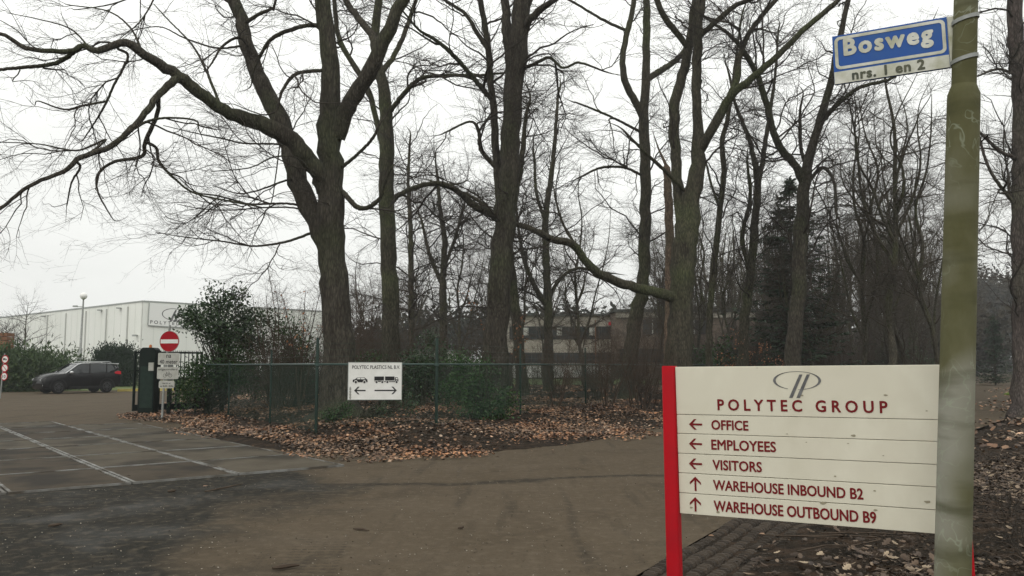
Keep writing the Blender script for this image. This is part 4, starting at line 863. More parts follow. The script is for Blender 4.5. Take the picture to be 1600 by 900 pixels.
ms = MB(); mc = G(1592, 609, .3); ms.ball((mc[0], mc[1] + .3, hz(mc[0], mc[1]) + .02), .55, 14, 8, .28); M['moss'] = mat('moss', (.07, .12, .015), .95, (.12, .17, .03), 6, bump=1., bscale=30)
o = ms.obj('moss_cushion', M['moss'], smooth=True, label='bright green moss cushion at the foot of the roadside tree on the right edge', cat='moss')
# ------------------------------------------------------------------ fence
def fpt(px, d): return ((px - CX) / F * d, d)
fence = empty('wire_mesh_fence', (*fpt(497, 17.8), 0), label='green wire mesh fence with thin posts and top rail, running round the leafy corner', cat='fence')
fo = Vector(fence.location)
posts = [fpt(309.5, 26.3), fpt(361, 24.6), fpt(425.6, 21.6), fpt(497, 17.8), fpt(683, 18.1), fpt(813, 23.0), fpt(914, 28.4), fpt(985, 32.4), fpt(1060, 37)]
a = Vector(posts[-1])
dirf = Vector((.55, .84)).normalized()
for i in range(1, 12): posts.append(tuple(a + dirf * 5 * i))
RAILZ = 1.61
for i, (x, y) in enumerate(posts):
    gz = hz(x, y); r = .034 if i in (3, 4) else .027; tp = 2.18 if i not in (1,) else 1.66
    if i in (0, 1, 2): tp = {0: 2.02, 1: 1.68, 2: 1.98}[i]
    b = MB().tube([(x, y, gz - .3), (x, y, gz + .3), (x, y, tp - .02), (x, y, tp)], [r, r, r, r * .6], 10)
    o = b.obj('post', M['fence'], fence, smooth=True); o.location = -fo
    if i < 9:
        c = MB().box((x, y, RAILZ), (r * 2.6, r * 2.6, .06)); o2 = c.obj('rail_clamp', M['rail'], o)
rw3 = rw
wires = []
for i in range(len(posts) - 1):
    a, b_ = Vector((*posts[i], RAILZ + .0)), Vector((*posts[i + 1], RAILZ))
    rl_ = MB().tube([a, b_], .021, 8); o = rl_.obj('rail', M['rail'], fence, smooth=True); o.location = -fo
    l = (b_ - a).length; t = (b_ - a) / l; z0 = max(hz(*posts[i]), hz(*posts[i + 1])) + .02; hgt_ = RAILZ - z0
    sp = .07 if i < 7 else .14; s = -hgt_
    while s < l:
        for sg in (1, -1):
            s0, s1 = (s, s + hgt_) if sg == 1 else (s + hgt_, s)
            # clip to the bay
            def at(u): return a + t * u
            pa, pb = (s0, z0), (s1, RAILZ)
            f0 = f1 = None
            ds = pb[0] - pa[0]; lo = 0; hi_ = 1
            for bnd, side in ((0, 1), (l, -1)):
                v0 = (pa[0] - bnd) * side; v1 = (pb[0] - bnd) * side
                if v0 < 0 and v1 < 0: lo = 2
                elif v0 < 0: lo = max(lo, v0 / (v0 - v1))
                elif v1 < 0: hi_ = min(hi_, v0 / (v0 - v1))
            if lo < hi_:
                q0 = at(pa[0] + ds * lo); q1 = at(pa[0] + ds * hi_)
                wires.append(((q0.x, q0.y, z0 + (RAILZ - z0) * lo), (q1.x, q1.y, z0 + (RAILZ - z0) * hi_)))
        s += sp
    if i < 8:
        for zz in (1.78, 1.92, 2.06):
            if zz == 1.78 or i > 2: wires.append(((a.x, a.y, zz), (b_.x, b_.y, zz)))
    wires.append(((a.x, a.y, .8), (b_.x, b_.y, .8)))
W_ = np.array(wires); tb = Tubes(); tb.add(W_, np.full(W_.shape[:2], .0026), 3)
o = link('wire_mesh', tb.mesh('wire_mesh', M['wire']), fence, kind='stuff'); o.location = -fo

# ------------------------------------------------------------------ printing helpers
def frame(TL, TR, BL):
    ex = (TR - TL); Wd = ex.length; ex.normalize(); dn = BL - TL; dn -= ex * dn.dot(ex); Hh = dn.length; ey = -dn.normalized(); ez = ex.cross(ey)
    m = Matrix.Identity(4)
    for k, v in enumerate((ex, ey, ez)): m.col[k] = (*v, 0)
    m.col[3] = (*TL, 1); return m, Wd, Hh
def text(s, x, y, wd, ht, m, parent, name='lettering', z=.0015, bold=0., space=1.):
    """fit text into a box: left x, baseline/bottom y"""
    cu = bpy.data.curves.new('t', 'FONT'); cu.body = s; cu.size = 1; cu.offset = 0; cu.space_character = space; cu.resolution_u = 3
    o = bpy.data.objects.new('t', cu); col.objects.link(o); dg = bpy.context.evaluated_depsgraph_get(); me = bpy.data.meshes.new_from_object(o.evaluated_get(dg))
    bpy.data.objects.remove(o); co = np.empty(len(me.vertices) * 3, np.float32); me.vertices.foreach_get('co', co); co = co.reshape(-1, 3); mn, mxx = co.min(0), co.max(0)
    co[:, 0] = x + (co[:, 0] - mn[0]) / (mxx[0] - mn[0]) * wd; co[:, 1] = y + (co[:, 1] - mn[1]) / (mxx[1] - mn[1]) * ht; co[:, 2] = z
    bw = bold * ht * 1.15
    if bw > 0:
        fc = [tuple(p.vertices) for p in me.polygons]; vv = []; ff = []
        for k_, (ox, oy) in enumerate(((0, 0), (bw, 0), (-bw, 0), (0, bw), (0, -bw), (bw * .7, bw * .7), (-bw * .7, -bw * .7), (bw * .7, -bw * .7), (-bw * .7, bw * .7))):
            o_ = len(vv); vv += [(p[0] + ox, p[1] + oy, p[2] + k_ * .00004) for p in co.tolist()]; ff += [tuple(i + o_ for i in f) for f in fc]
        me = bpy.data.meshes.new(name); me.from_pydata(vv, [], ff)
    else: me.vertices.foreach_set('co', co.ravel()); me.update()
    me.materials.clear(); me.materials.append(m); me.name = name
    return link(name, me, parent)
def bez_round(x0, y0, x1, y1, r, n=6):
    o = []
    for cx, cy, a0 in ((x1 - r, y1 - r, 0), (x0 + r, y1 - r, 90), (x0 + r, y0 + r, 180), (x1 - r, y0 + r, 270)):
        for k in range(n + 1): a = R(a0 + 90 * k / n); o.append((cx + r * math.cos(a), cy + r * math.sin(a)))
    return o
def arrow_poly(kind, cx, cy, L_, Hh, th):
    """thin shaft + open chevron head, pointing left; returns list of polys"""
    a = [[(-L_ / 2 + th, -th / 2), (L_ / 2, -th / 2), (L_ / 2, th / 2), (-L_ / 2 + th, th / 2)]]
    t = th * 1.25
    a.append([(-L_ / 2, 0), (-L_ / 2 + Hh * .5, Hh / 2), (-L_ / 2 + Hh * .5 + t, Hh / 2), (-L_ / 2 + t * 1.15, 0)])
    a.append([(-L_ / 2, 0), (-L_ / 2 + t * 1.15, 0), (-L_ / 2 + Hh * .5 + t, -Hh / 2), (-L_ / 2 + Hh * .5, -Hh / 2)])
    rot = {'left': 0, 'right': math.pi, 'up': -math.pi / 2}[kind]
    return [[(cx + p[0] * math.cos(rot) - p[1] * math.sin(rot), cy + p[0] * math.sin(rot) + p[1] * math.cos(rot)) for p in q] for q in a]
def arrow(kind, cx, cy, L_, Hh, th, m, parent, z=.0015):
    b = MB()
    for i, q in enumerate(arrow_poly(kind, cx, cy, L_, Hh, th)): b.flat(q, z + i * .0001)
    b.noflip = 1
    return b.obj('arrow', m, parent)
# ------------------------------------------------------------------ company direction sign
dL, dR = 4.2, 3.62
TL = P(1055, 573, dL); TR = P(1490, 569.3, 3.59); BLc = P(1067, 801, dL)
Mx, SW, SH = frame(TL, TR, BLc)
sign = empty('direction_sign', label='cream company sign board with red post and maroon lettering, beside the mossy round pole', cat='sign')
sign.matrix_world = Mx
ks = [0, 75.5 / 228, 105 / 228, 136 / 228, 166.5 / 228, 197.5 / 228, 1.0]
names_ = [None, ('OFFICE', 'left', .150), ('EMPLOYEES', 'left', .262), ('VISITORS', 'left', .2), ('WAREHOUSE INBOUND B2', 'up', .60), ('WAREHOUSE OUTBOUND B9', 'up', .65)]
u_ = lambda px: px  # metres
def su(px, py):
    """pixel on the sign plane -> local (u, v)"""
    o = Vector((0, 0, EYE)); r = P(px, py, 1) - o; n = Vector(Mx.col[2][:3]); t = (TL - o).dot(n) / r.dot(n); q = o + r * t - TL
    return q.dot(Vector(Mx.col[0][:3])), q.dot(Vector(Mx.col[1][:3]))
vline = []
vl = [su(1058, y) for y in (573, 647.5, 677, 708, 738.5, 769.5, 802)]
vs2 = [p[1] for p in vl]; vs2[0] = 0
for i in range(6):
    y1, y0 = vs2[i] - .0015, vs2[i + 1] + .0015
    bd = MB().box((SW / 2, (y0 + y1) / 2, -.014 - .0006 * (i % 2)), (SW, y1 - y0, .028), None).obj('board', M['board'], sign, bevel=.0012)
    zf = .0002 + .0016
    if i == 0:
        x0, yb = su(1122, 642); x1, _ = su(1387, 648)
        xa, ya = su(1121, 642.5); xb, yb2 = su(1253, 644); 
        text('POLYTEC GROUP', x0, yb + .004, x1 - x0, .052, M['maroon'], bd, bold=.03, space=1.55, z=zf)
        cx, cy = su(1245, 594.5); rx = (su(1283, 595)[0] - su(1208, 595)[0]) / 2; ry = .043
        b = MB(); b.noflip = 1; n = 56; out_, inn = [], []
        for k in range(n + 1):
            a = R(-88) + (R(335)) * k / n; th = .0035 + .0085 * (max(0, math.cos(a)) ** 3 + max(0, -math.cos(a)) ** 3)
            out_.append((cx + rx * math.cos(a), cy + ry * math.sin(a))); inn.append((cx + (rx - th) * math.cos(a), cy + (ry - th * .5) * math.sin(a)))
        for k in range(n): b.flat([out_[k], out_[k + 1], inn[k + 1], inn[k]], zf)
        for off in (0, .033):
            x_, y_ = su(1233, 621.5); xt, yt = su(1247, 585)
            b.flat([(x_ + off, y_), (x_ + off + .016, y_), (xt + off + .020, yt), (xt + off + .006, yt)], zf + .0002)
        M['logo'] = mat('logo_grey', (.06, .06, .06), .3, (.22, .22, .22), 9, metal=.3)
        b.obj('emblem', M['logo'], bd)
    else:
        s_, k_, wd = names_[i]
        px0 = [0, 1112, 1112, 1114, 1115, 1116][i]; px1 = [0, 1169, 1212, 1190, 1348, 1368][i]
        yc = [0, 664.5, 697, 729.5, 763, 796.5][i]
        yy = su(px0, [0, 671.5, 703.5, 736, 769, 801.5][i])[1]
        # baselines follow the board
        x0 = su(px0, yc)[0]; x1 = su(px1, yc)[0]
        text(s_, x0, y0 + (y1 - y0) * .25, x1 - x0, (y1 - y0) * .50, M['maroon'], bd, bold=.028, z=zf)
        ax = su(1087, yc)[0]
        if k_ == 'left': arrow('left', ax, (y0 + y1) / 2, .066, .052, .0095, M['maroon'], bd, zf)
        else: arrow('up', ax, (y0 + y1) / 2, .070, .056, .0095, M['maroon'], bd, zf)
# dirt flecks on the boards
b = MB(); b.noflip = 1; rq = random.Random(8)
for px, py, r in [(1334, 680.5, 4), (1260, 691, 1.5), (1449, 784, 4.5), (1408, 828, 3.5), (1384, 617.5, 3), (1448, 642, 2), (1325, 693, 1.5), (1367, 767, 2.5), (1253, 618, 3), (1286, 786, 5), (1122, 800, 4), (1230, 678, 1.5), (1080, 793, 3), (1380, 712, 1.5), (1305, 744, 2), (1368, 797, 3), (1183, 575, 1.2), (1235, 640, 1), (1100, 812, 2)]:
    x, y = su(px, py); r = wm(r, 3.9) 
    if y < -SH + .01: continue
    b.flat([(x + r * math.cos(k * .9) * rq.uniform(.6, 1.2), y + r * .5 * math.sin(k * .9) * rq.uniform(.6, 1.2)) for k in range(7)], .0012 + .0001 * rq.random())
b.obj('dirt_spot', M['dirt'], sign, kind='stuff')
Minv = Mx.inverted()
def redpost(x, top, nm='post', lean=.02):
    base = Mx @ Vector((x, 0, 0)); bot = Vector((base.x + lean, base.y, hz(base.x, base.y) - .3)); tp = Mx @ Vector((x, top, -.02))
    lean = bot + Vector((0, 0, 0)); b = MB()
    prof = bez_round(-.034, -.032, .034, .032, .012, 3)
    ang = math.atan2(Mx.col[0][1], Mx.col[0][0]); vs = []
    for q, sc_ in ((bot, 1), (tp - Vector((0, 0, .006)), 1), (tp, .9)):
        for p in prof: vs.append(Minv @ Vector((q.x + (p[0] * math.cos(ang) - p[1] * math.sin(ang)) * sc_, q.y + (p[0] * math.sin(ang) + p[1] * math.cos(ang)) * sc_, q.z)))
    n = len(prof); b.add(vs, [tuple(range(n))[::-1]] + [(j * n + k, j * n + (k + 1) % n, (j + 1) * n + (k + 1) % n, (j + 1) * n + k) for j in (0, 1) for k in range(n)] + [tuple(range(2 * n, 3 * n))])
    return b.obj(nm, M['redpost'], sign, smooth=True)
redpost(-.036, .004); redpost(SW - .012, .004, lean=.045)
# ------------------------------------------------------------------ mossy pole and the street name sign
def polemat():
    m = mat('mossy_pole', (.085, .082, .036), .85, (.13, .125, .07), 2.6, stretch=(1, 1, .5), bump=.35, bscale=26, lo=.38, hi=.62, c3=(.25, .245, .20), s3=1.3, bdist=.008)
    N, L, b = nodes(m); tc = N.new('ShaderNodeTexCoord'); src = b.inputs['Base Color'].links[0].from_socket
    # pale lichen trails and darker bands
    n = N.new('ShaderNodeTexNoise'); n.inputs['Scale'].default_value = 7; n.inputs['Detail'].default_value = 2; n.inputs['Distortion'].default_value = 1.6; L.new(tc.outputs['Object'], n.inputs['Vector'])
    a = N.new('ShaderNodeMath'); a.operation = 'SUBTRACT'; a.inputs[1].default_value = .5; L.new(n.outputs['Fac'], a.inputs[0])
    ab = N.new('ShaderNodeMath'); ab.operation = 'ABSOLUTE'; L.new(a.outputs[0], ab.inputs[0])
    r = N.new('ShaderNodeMapRange'); r.inputs['From Min'].default_value = .006; r.inputs['From Max'].default_value = .02; r.inputs['To Min'].default_value = 1; r.inputs['To Max'].default_value = 0; L.new(ab.outputs[0], r.inputs['Value'])
    n2 = N.new('ShaderNodeTexNoise'); n2.inputs['Scale'].default_value = 2.4; L.new(tc.outputs['Object'], n2.inputs['Vector'])
    r2 = N.new('ShaderNodeMapRange'); r2.inputs['From Min'].default_value = .48; r2.inputs['From Max'].default_value = .6; L.new(n2.outputs['Fac'], r2.inputs['Value'])
    mu = N.new('ShaderNodeMath'); mu.operation = 'MULTIPLY'; L.new(r.outputs[0], mu.inputs[0]); L.new(r2.outputs[0], mu.inputs[1])
    mu2 = N.new('ShaderNodeMath'); mu2.operation = 'MULTIPLY'; mu2.inputs[1].default_value = .55; L.new(mu.outputs[0], mu2.inputs[0])
    x = N.new('ShaderNodeMix'); x.data_type = 'RGBA'; x.inputs['B'].default_value = (.28, .31, .23, 1); L.new(src, x.inputs['A']); L.new(mu2.outputs[0], x.inputs['Factor'])
    mp = N.new('ShaderNodeMapping'); mp.inputs['Scale'].default_value = (1, 1, 5); L.new(tc.outputs['Object'], mp.inputs[0])
    n3 = N.new('ShaderNodeTexNoise'); n3.inputs['Scale'].default_value = 1.6; n3.inputs['Detail'].default_value = 6; L.new(mp.outputs[0], n3.inputs['Vector'])
    r3 = N.new('ShaderNodeMapRange'); r3.inputs['From Min'].default_value = .52; r3.inputs['From Max'].default_value = .68; r3.inputs['To Max'].default_value = .7; L.new(n3.outputs['Fac'], r3.inputs['Value'])
    x2 = N.new('ShaderNodeMix'); x2.data_type = 'RGBA'; x2.inputs['B'].default_value = (.05, .05, .02, 1); L.new(x.outputs['Result'], x2.inputs['A']); L.new(r3.outputs[0], x2.inputs['Factor'])
    L.new(x2.outputs['Result'], b.inputs['Base Color']); return m
M['pole'] = polemat()
dp = 3.3; PW = .86
pt = P(1510, 0, dp); pm_ = P(1506, 140, dp); pb = P(1488.5, 900, dp)
ax = (pt - pb).normalized(); foot = pb + (pb - pm_) / (pb.z - pm_.z) * (pb.z + .0)
pole = empty('lamp_post', foot, label='thick round leaning pole covered in green algae, at the right of the sign board', cat='pole')
z_at = lambda z: Vector(((pb - pm_).normalized() * ((z - pb.z) / (pb - pm_).normalized().z))) + pb - foot
def pz(py): return P(1500, py, dp).z
b = MB().tube([z_at(-.3), z_at(.4), z_at(pz(700)), z_at(pz(200)), z_at(pz(158)), z_at(pz(148)), z_at(pz(134))], [PW * wm(q_, dp) / 2 for q_ in (61, 60, 59, 56, 56, 55, 43)], 32)
b.obj('lower_tube', M['pole'], pole, smooth=True)
b = MB().tube([z_at(pz(136)), z_at(pz(0)), z_at(7.2)], [PW * wm(42.5, dp) / 2, PW * wm(41, dp) / 2, .035], 32); b.obj('upper_tube', M['pole'], pole, smooth=True)
# street name sign
eL, eR = 3.52, 3.33
TL2 = P(1300, 57, eL); TR2 = P(1479, 26, eR); BL2 = P(1299, 133, eL)
M2, W2, H2 = frame(TL2, TR2, BL2)
ss_ = empty('street_name_sign', label='small blue and white street name sign clamped to the round pole', cat='sign'); ss_.matrix_world = M2
plate = MB().box((W2 / 2, -H2 / 2, -.008), (W2, H2, .014)).obj('plate', M['blue'], ss_, bevel=.001)
hb_ = H2 * .735
b = MB(); b.noflip = 1; b.ringflat(bez_round(.008, -hb_ + .006, W2 - .008, -.008, .022), bez_round(.021, -hb_ + .019, W2 - .021, -.021, .012), .0008); b.obj('border', M['dirtywhite'], plate)
b = MB().box((W2 / 2, -(H2 + hb_) / 2 - .001, -.007), (W2 - .002, H2 - hb_ - .004, .0150)); b.obj('number_strip', M['dirtywhite'], ss_)
text('Bosweg', W2 * .106, -H2 * .535, W2 * .765, H2 * .42, M['dirtywhite'], plate, z=.0012, bold=.042, space=1.22)
text('nrs. 1 en 2', W2 * .165, -H2 * .955, W2 * .625, H2 * .19, M['darkprint'], plate, z=.0024, bold=.045, space=1.1)
b = MB().box((W2 + .021, -H2 / 2, -.010), (.040, H2, .016)); b.obj('bracket', M['dirtywhite'], ss_, bevel=.002)
M2i = M2.inverted()
for py in (31, 93):
    zc = z_at(pz(py)) + foot; rr_ = PW * wm(42.5, dp) / 2 + .002
    b = MB(); n = 28; vs = []
    for k in range(n):
        a = 2 * math.pi * k / n
        for (r_, dz) in ((rr_, -.008), (rr_ + .003, -.008), (rr_ + .003, .008), (rr_, .008)): vs.append(M2i @ (zc + Vector((r_ * math.cos(a), r_ * math.sin(a), dz + .012 * math.cos(a)))))
    b.add(vs, [(k * 4 + j, k * 4 + (j + 1) % 4, ((k + 1) % n) * 4 + (j + 1) % 4, ((k + 1) % n) * 4 + j) for k in range(n) for j in range(4)])
    yl = (M2i @ zc).y
    b.box((W2 + .032, yl, .004), (.022, .018, .016)); b.obj('clamp', M['galv'], ss_)
# ------------------------------------------------------------------ white sign on the fence
fs = empty('fence_sign', label='white sign with car and lorry pictograms and arrows, hung on the wire fence', cat='sign')
TL3 = P(544.5, 566, 17.74); TR3 = P(628, 566, 17.84); BL3 = P(543, 625, 17.74); M3, W3, H3 = frame(TL3, TR3, BL3); fs.matrix_world = M3
pl = MB().box((W3 / 2, -H3 / 2, -.008), (W3, H3, .010)).obj('panel', M['white'], fs)
b = MB(); 
for (x, y, w_, h_) in ((W3 / 2, -.004, W3 + .012, .012), (W3 / 2, -H3 + .004, W3 + .012, .012)): b.box((x, y, -.008), (w_, h_, .018))
for x in (-.001, W3 + .001): b.box((x, -H3 / 2, -.0085), (.012, H3 + .006, .017))
b.obj('frame', M['trim'], fs)
px2 = W3 / 84.
text('POLYTEC PLASTICS NL B.V.', 6 * px2, -10.5 * px2, 75 * px2, 5.6 * px2, M['black'], pl, bold=.01, z=.001)
b = MB(); b.noflip = 1
def pts_(l, ox, oy, s=1.): return [((ox + p[0] * s) * px2, (-oy - p[1] * s) * px2) for p in l]
# car pictogram
b.flat(pts_([(0, 5.5), (.5, 3.5), (4, 2.6), (7, .2), (18.5, 0), (22, 3), (23, 3.2), (23.5, 6), (23, 7.5), (0.5, 7.5)], 7, 24), .001)
cw = MB(); cw.noflip = 1
cw.flat(pts_([(6, 2.7), (8, .9), (12, .8), (12, 2.8)], 7, 24), .0025); cw.flat(pts_([(12.8, 2.8), (12.8, .8), (17.7, .8), (20, 2.9)], 7, 24), .0025)
for cx in (5, 18.5):
    cw.flat(pts_([(cx + 2.7 * math.cos(k * .45), 7 + 2.7 * math.sin(k * .45)) for k in range(14)], 7, 24), .0025)
    b.flat(pts_([(cx + 1.9 * math.cos(k * .45), 7.2 + 1.9 * math.sin(k * .45)) for k in range(14)], 7, 24), .0035)
# lorry with trailer
b.flat(pts_([(0, 0), (15, 0), (15, 6.4), (0, 6.4)], 41, 22.5), .001); b.flat(pts_([(16.8, 0), (31.5, 0), (31.5, 6.4), (16.8, 6.4)], 41, 22.5), .001)
b.flat(pts_([(0.5, 7), (15, 7), (15, 8.4), (0.5, 8.4)], 41, 22.5), .001); b.flat(pts_([(15.2, 7.6), (37.5, 7.6), (37.5, 8.8), (15.2, 8.8)], 41, 22.5), .0012)
b.flat(pts_([(32.2, 1.4), (36.6, 1.4), (37.8, 4.6), (37.8, 7.8), (32.2, 7.8)], 41, 22.5), .001)
cw.flat(pts_([(33.6, 2.4), (36, 2.4), (37, 4.6), (33.6, 4.6)], 41, 22.5), .0025)
for cx in (3.5, 12.5, 20.5, 35):
    cw.flat(pts_([(cx + 2.3 * math.cos(k * .45), 8.6 + 2.3 * math.sin(k * .45)) for k in range(14)], 41, 22.5), .0025)
    b.flat(pts_([(cx + 1.7 * math.cos(k * .45), 8.8 + 1.7 * math.sin(k * .45)) for k in range(14)], 41, 22.5), .0035)
b.obj('pictogram', M['black'], pl); cw.obj('pictogram_gap', M['white'], pl)
arrow('left', 18.5 * px2, -44.5 * px2, 18 * px2, 12 * px2, 2 * px2, M['black'], pl, .001); arrow('right', 59 * px2, -44.5 * px2, 35 * px2, 12 * px2, 2 * px2, M['black'], pl, .001)
b = MB(); b.noflip = 1
for k in range(9): b.ringflat([((3.6 + (1.1 + .4 * (k % 2)) * math.cos(q * .9)) * px2, (-40 - k * 2.2 + 1.5 * math.sin(q * .9)) * px2) for q in range(7)], [((3.6 + .6 * math.cos(q * .9)) * px2, (-40 - k * 2.2 + .9 * math.sin(q * .9)) * px2) for q in range(7)], .001)
b.obj('scribble', M['darkprint'], pl)
# ------------------------------------------------------------------ no-entry sign group
dn = 24.5
foot2 = Vector((*fpt(258.5, dn), 0)); foot2.z = hz(foot2.x, foot2.y)
ne = empty('no_entry_sign', foot2, label='round red no-entry sign with three white plates on a grey pole beside the gate', cat='sign')
tp_ = P(265.5, 508, dn)
MB().tube([Vector((0, 0, -.3)), Vector((.02, 0, 1.)), tp_ - foot2], .032, 12).obj('pole', M['galv'], ne, smooth=True)
ne2 = MB().tube([Vector((.16, .25, -.3)), Vector((.16, .25, 1.75))], .035, 8)
def facing(c, yaw=.0):
    m = Matrix.Translation(c) @ Matrix.Rotation(yaw, 4, 'Z') @ Matrix.Rotation(R(90), 4, 'X'); return m
yaw = R(-8)
c = P(265.8, 533.5, dn) + Vector((0, -.05, 0)) - foot2; mm_ = facing(c, yaw)
disc = MB(); n = 36; rD = wm(16.3, dn)
disc.prism([(rD * math.cos(2 * math.pi * k / n), rD * math.sin(2 * math.pi * k / n)) for k in range(n)], -.006, .004)
o = disc.obj('disc', M['red'], ne); o.matrix_local = mm_
bar = MB().box((0, 0, .005), (rD * 1.78, rD * .38, .004)).obj('bar', M['white'], o)
ring = MB(); ring.noflip = 1; ring.ringflat([(rD * .995 * math.cos(2 * math.pi * k / n), rD * .995 * math.sin(2 * math.pi * k / n)) for k in range(n)], [(rD * .965 * math.cos(2 * math.pi * k / n), rD * .965 * math.sin(2 * math.pi * k / n)) for k in range(n)], .0062); ring.obj('rim', M['galv'], o)
def plate_(x0, y0, x1, y1, r, nm='plate'):
    cx, cy = (x0 + x1) / 2, (y0 + y1) / 2; c = P(cx, cy, dn) + Vector((0, -.05, 0)) - foot2; wd, ht = wm(x1 - x0, dn), wm(y1 - y0, dn)
    b = MB(); b.prism(bez_round(-wd / 2, -ht / 2, wd / 2, ht / 2, r, 4), -.006, .004); o = b.obj(nm, M['grey_panel'], ne); o.matrix_local = facing(c, yaw); return o, wd, ht
o, wd, ht = plate_(247, 551.5, 282.5, 570, .03)
text('na', -.075, .03, .15, .09, M['black'], o, z=.005, bold=.02); text('40 meter', -wd * .42, -ht * .40, wd * .84, .115, M['black'], o, z=.005, bold=.02)
o, wd, ht = plate_(245.5, 573.5, 281, 592, .035)
text('uitgezonderd', -wd * .44, ht * .17, wd * .88, .075, M['black'], o, z=.005, bold=.015)
b = MB(); b.noflip = 1
for cx in (-.085, .085):
    n = 18; b.ringflat([(cx + .055 * math.cos(2 * math.pi * k / n), -.075 + .055 * math.sin(2 * math.pi * k / n)) for k in range(n)], [(cx + .045 * math.cos(2 * math.pi * k / n), -.075 + .045 * math.sin(2 * math.pi * k / n)) for k in range(n)], .005)
def seg(x0, y0, x1, y1, w_=.009):
    l = math.hypot(x1 - x0, y1 - y0); nx, ny = -(y1 - y0) / l * w_ / 2, (x1 - x0) / l * w_ / 2; b.flat([(x0 + nx, y0 + ny), (x0 - nx, y0 - ny), (x1 - nx, y1 - ny), (x1 + nx, y1 + ny)], .0052)
for s_ in ((-.085, -.075, -.03, 0), (-.03, 0, .045, .0), (-.03, 0, .0, -.075), (.0, -.075, .05, .005), (-.085, -.075, 0, -.075), (.04, .035, .085, -.075), (.02, .04, .055, .03), (-.04, .022, -.03, 0), (-.055, .025, -.02, .025)): seg(*s_)
b.obj('bicycle_symbol', M['black'], o)
o, wd, ht = plate_(248.5, 595, 274.5, 606.5, .05)
text('ma t/m vr', -wd * .26, .015, wd * .52, .05, M['black'], o, z=.005, bold=.02); text('van 06.00 - 18.00u', -wd * .42, -ht * .32, wd * .84, .05, M['black'], o, z=.005, bold=.02)
for y_ in (571.8, 593.3):
    b = MB()
    b.box((0, 0, 0), (.3, .03, .03))
    o = b.obj('clip', M['galv'], ne); o.location = P(263, y_, dn) - foot2
# ------------------------------------------------------------------ gate housing and sliding gate
dg = 26.6; gh = empty('gate_drive_housing', (*fpt(236.5, dg), 0), label='tall dark green box with rounded top and orange lamp, drives the gate', cat='gate box')
go_ = Vector(gh.location); wd = wm(24, dg); H_ = P(236, 543, dg).z
prof = [(-wd / 2, 0), (wd / 2, 0), (wd / 2, H_ - .16)] + [(wd / 2 - .13 + .13 * math.cos(a), H_ - .13 + .13 * math.sin(a)) for a in [k * math.pi / 12 for k in range(1, 6)]] + [(-wd / 2 + .13 - .13 * math.sin(a), H_ - .13 + .13 * math.cos(a)) for a in [k * math.pi / 12 for k in range(1, 6)]] + [(-wd / 2, H_ - .16)]
b = MB(); b.prism(prof, -.2, .2, Matrix.Rotation(R(90), 4, 'X')); o = b.obj('cabinet', M['housing'], gh, bevel=.01)
b = MB().box((0, -.205, .9), (wd * .8, .006, 1.3)); b.obj('door', M['fence'], gh)
b = MB().tube([(.0, -.0, H_), (.0, 0, H_ + .05), (0, 0, H_ + .09)], [.045, .045, .03], 12); b.obj('warning_lamp', M['orange'], gh, smooth=True)
b = MB().box((.15, -.24, P(241, 573, dg).z), (.16, .05, .26)); b.obj('control_panel', M['grey_panel'], gh, bevel=.006)
gate = empty('sliding_gate', (*fpt(218, 27.2), 0), label='dark green vertical-bar sliding gate running behind the no-entry sign', cat='gate')
gto = Vector(gate.location)
A_ = Vector((*fpt(212, 27.0), 0)); B2 = Vector((*fpt(318, 28.6), 0)); tg = (B2 - A_); lg = tg.length; tg.normalize(); zt_, zb_ = P(218, 549, 27).z, .14
fr = MB(); ang = math.atan2(tg.y, tg.x); RM = Matrix.Translation(A_ - gto) @ Matrix.Rotation(ang, 4, 'Z')
for z, h_ in ((zt_ - .03, .06), (zt_ - .62, .04), (zb_ + .08, .2)): fr.box((lg / 2, 0, z), (lg, .06, h_), RM)
for x in (0.03, .31, lg - .03): fr.box((x, 0, (zt_ + zb_) / 2), (.07, .07, zt_ - zb_ + .02), RM)
fr.obj('frame', M['housing'], gate)
x = .03 + .14; k = 0
bm_ = MB().box((0, 0, (zt_ + zb_) / 2 + .03), (.024, .024, zt_ - zb_)).mesh('bar', M['housing'])
while x < lg - .1:
    o = link('bar', bm_, gate); p = RM @ Vector((x, 0, 0)); o.location = p; o.rotation_euler = (0, 0, ang); x += .135
tp_z = zt_
b = MB()
x = .05
while x < lg: b.tube([RM @ Vector((x, 0, tp_z)), RM @ Vector((x, 0, tp_z + .06))], [.012, .002], 4); x += .067
b.obj('spike_row', M['housing'], gate)
gp = MB().box((0, 0, 1.0), (.09, .09, 2.0)).obj('gate_post', M['housing'], label='dark green square post holding the sliding gate behind the sign pole', cat='post'); gp.location = (*fpt(268, 26.2), 0)
mb_ = empty('letter_box', (*fpt(280, 27.2), 0), label='dark green box on a post behind the gate bars, right of the sign plates', cat='letter box')
MB().box((0, 0, P(280, 600, 27.2).z), (.16, .14, .42)).obj('box', M['fence'], mb_, bevel=.01); MB().box((0, 0, .45), (.05, .05, .95)).obj('stand', M['fence'], mb_)
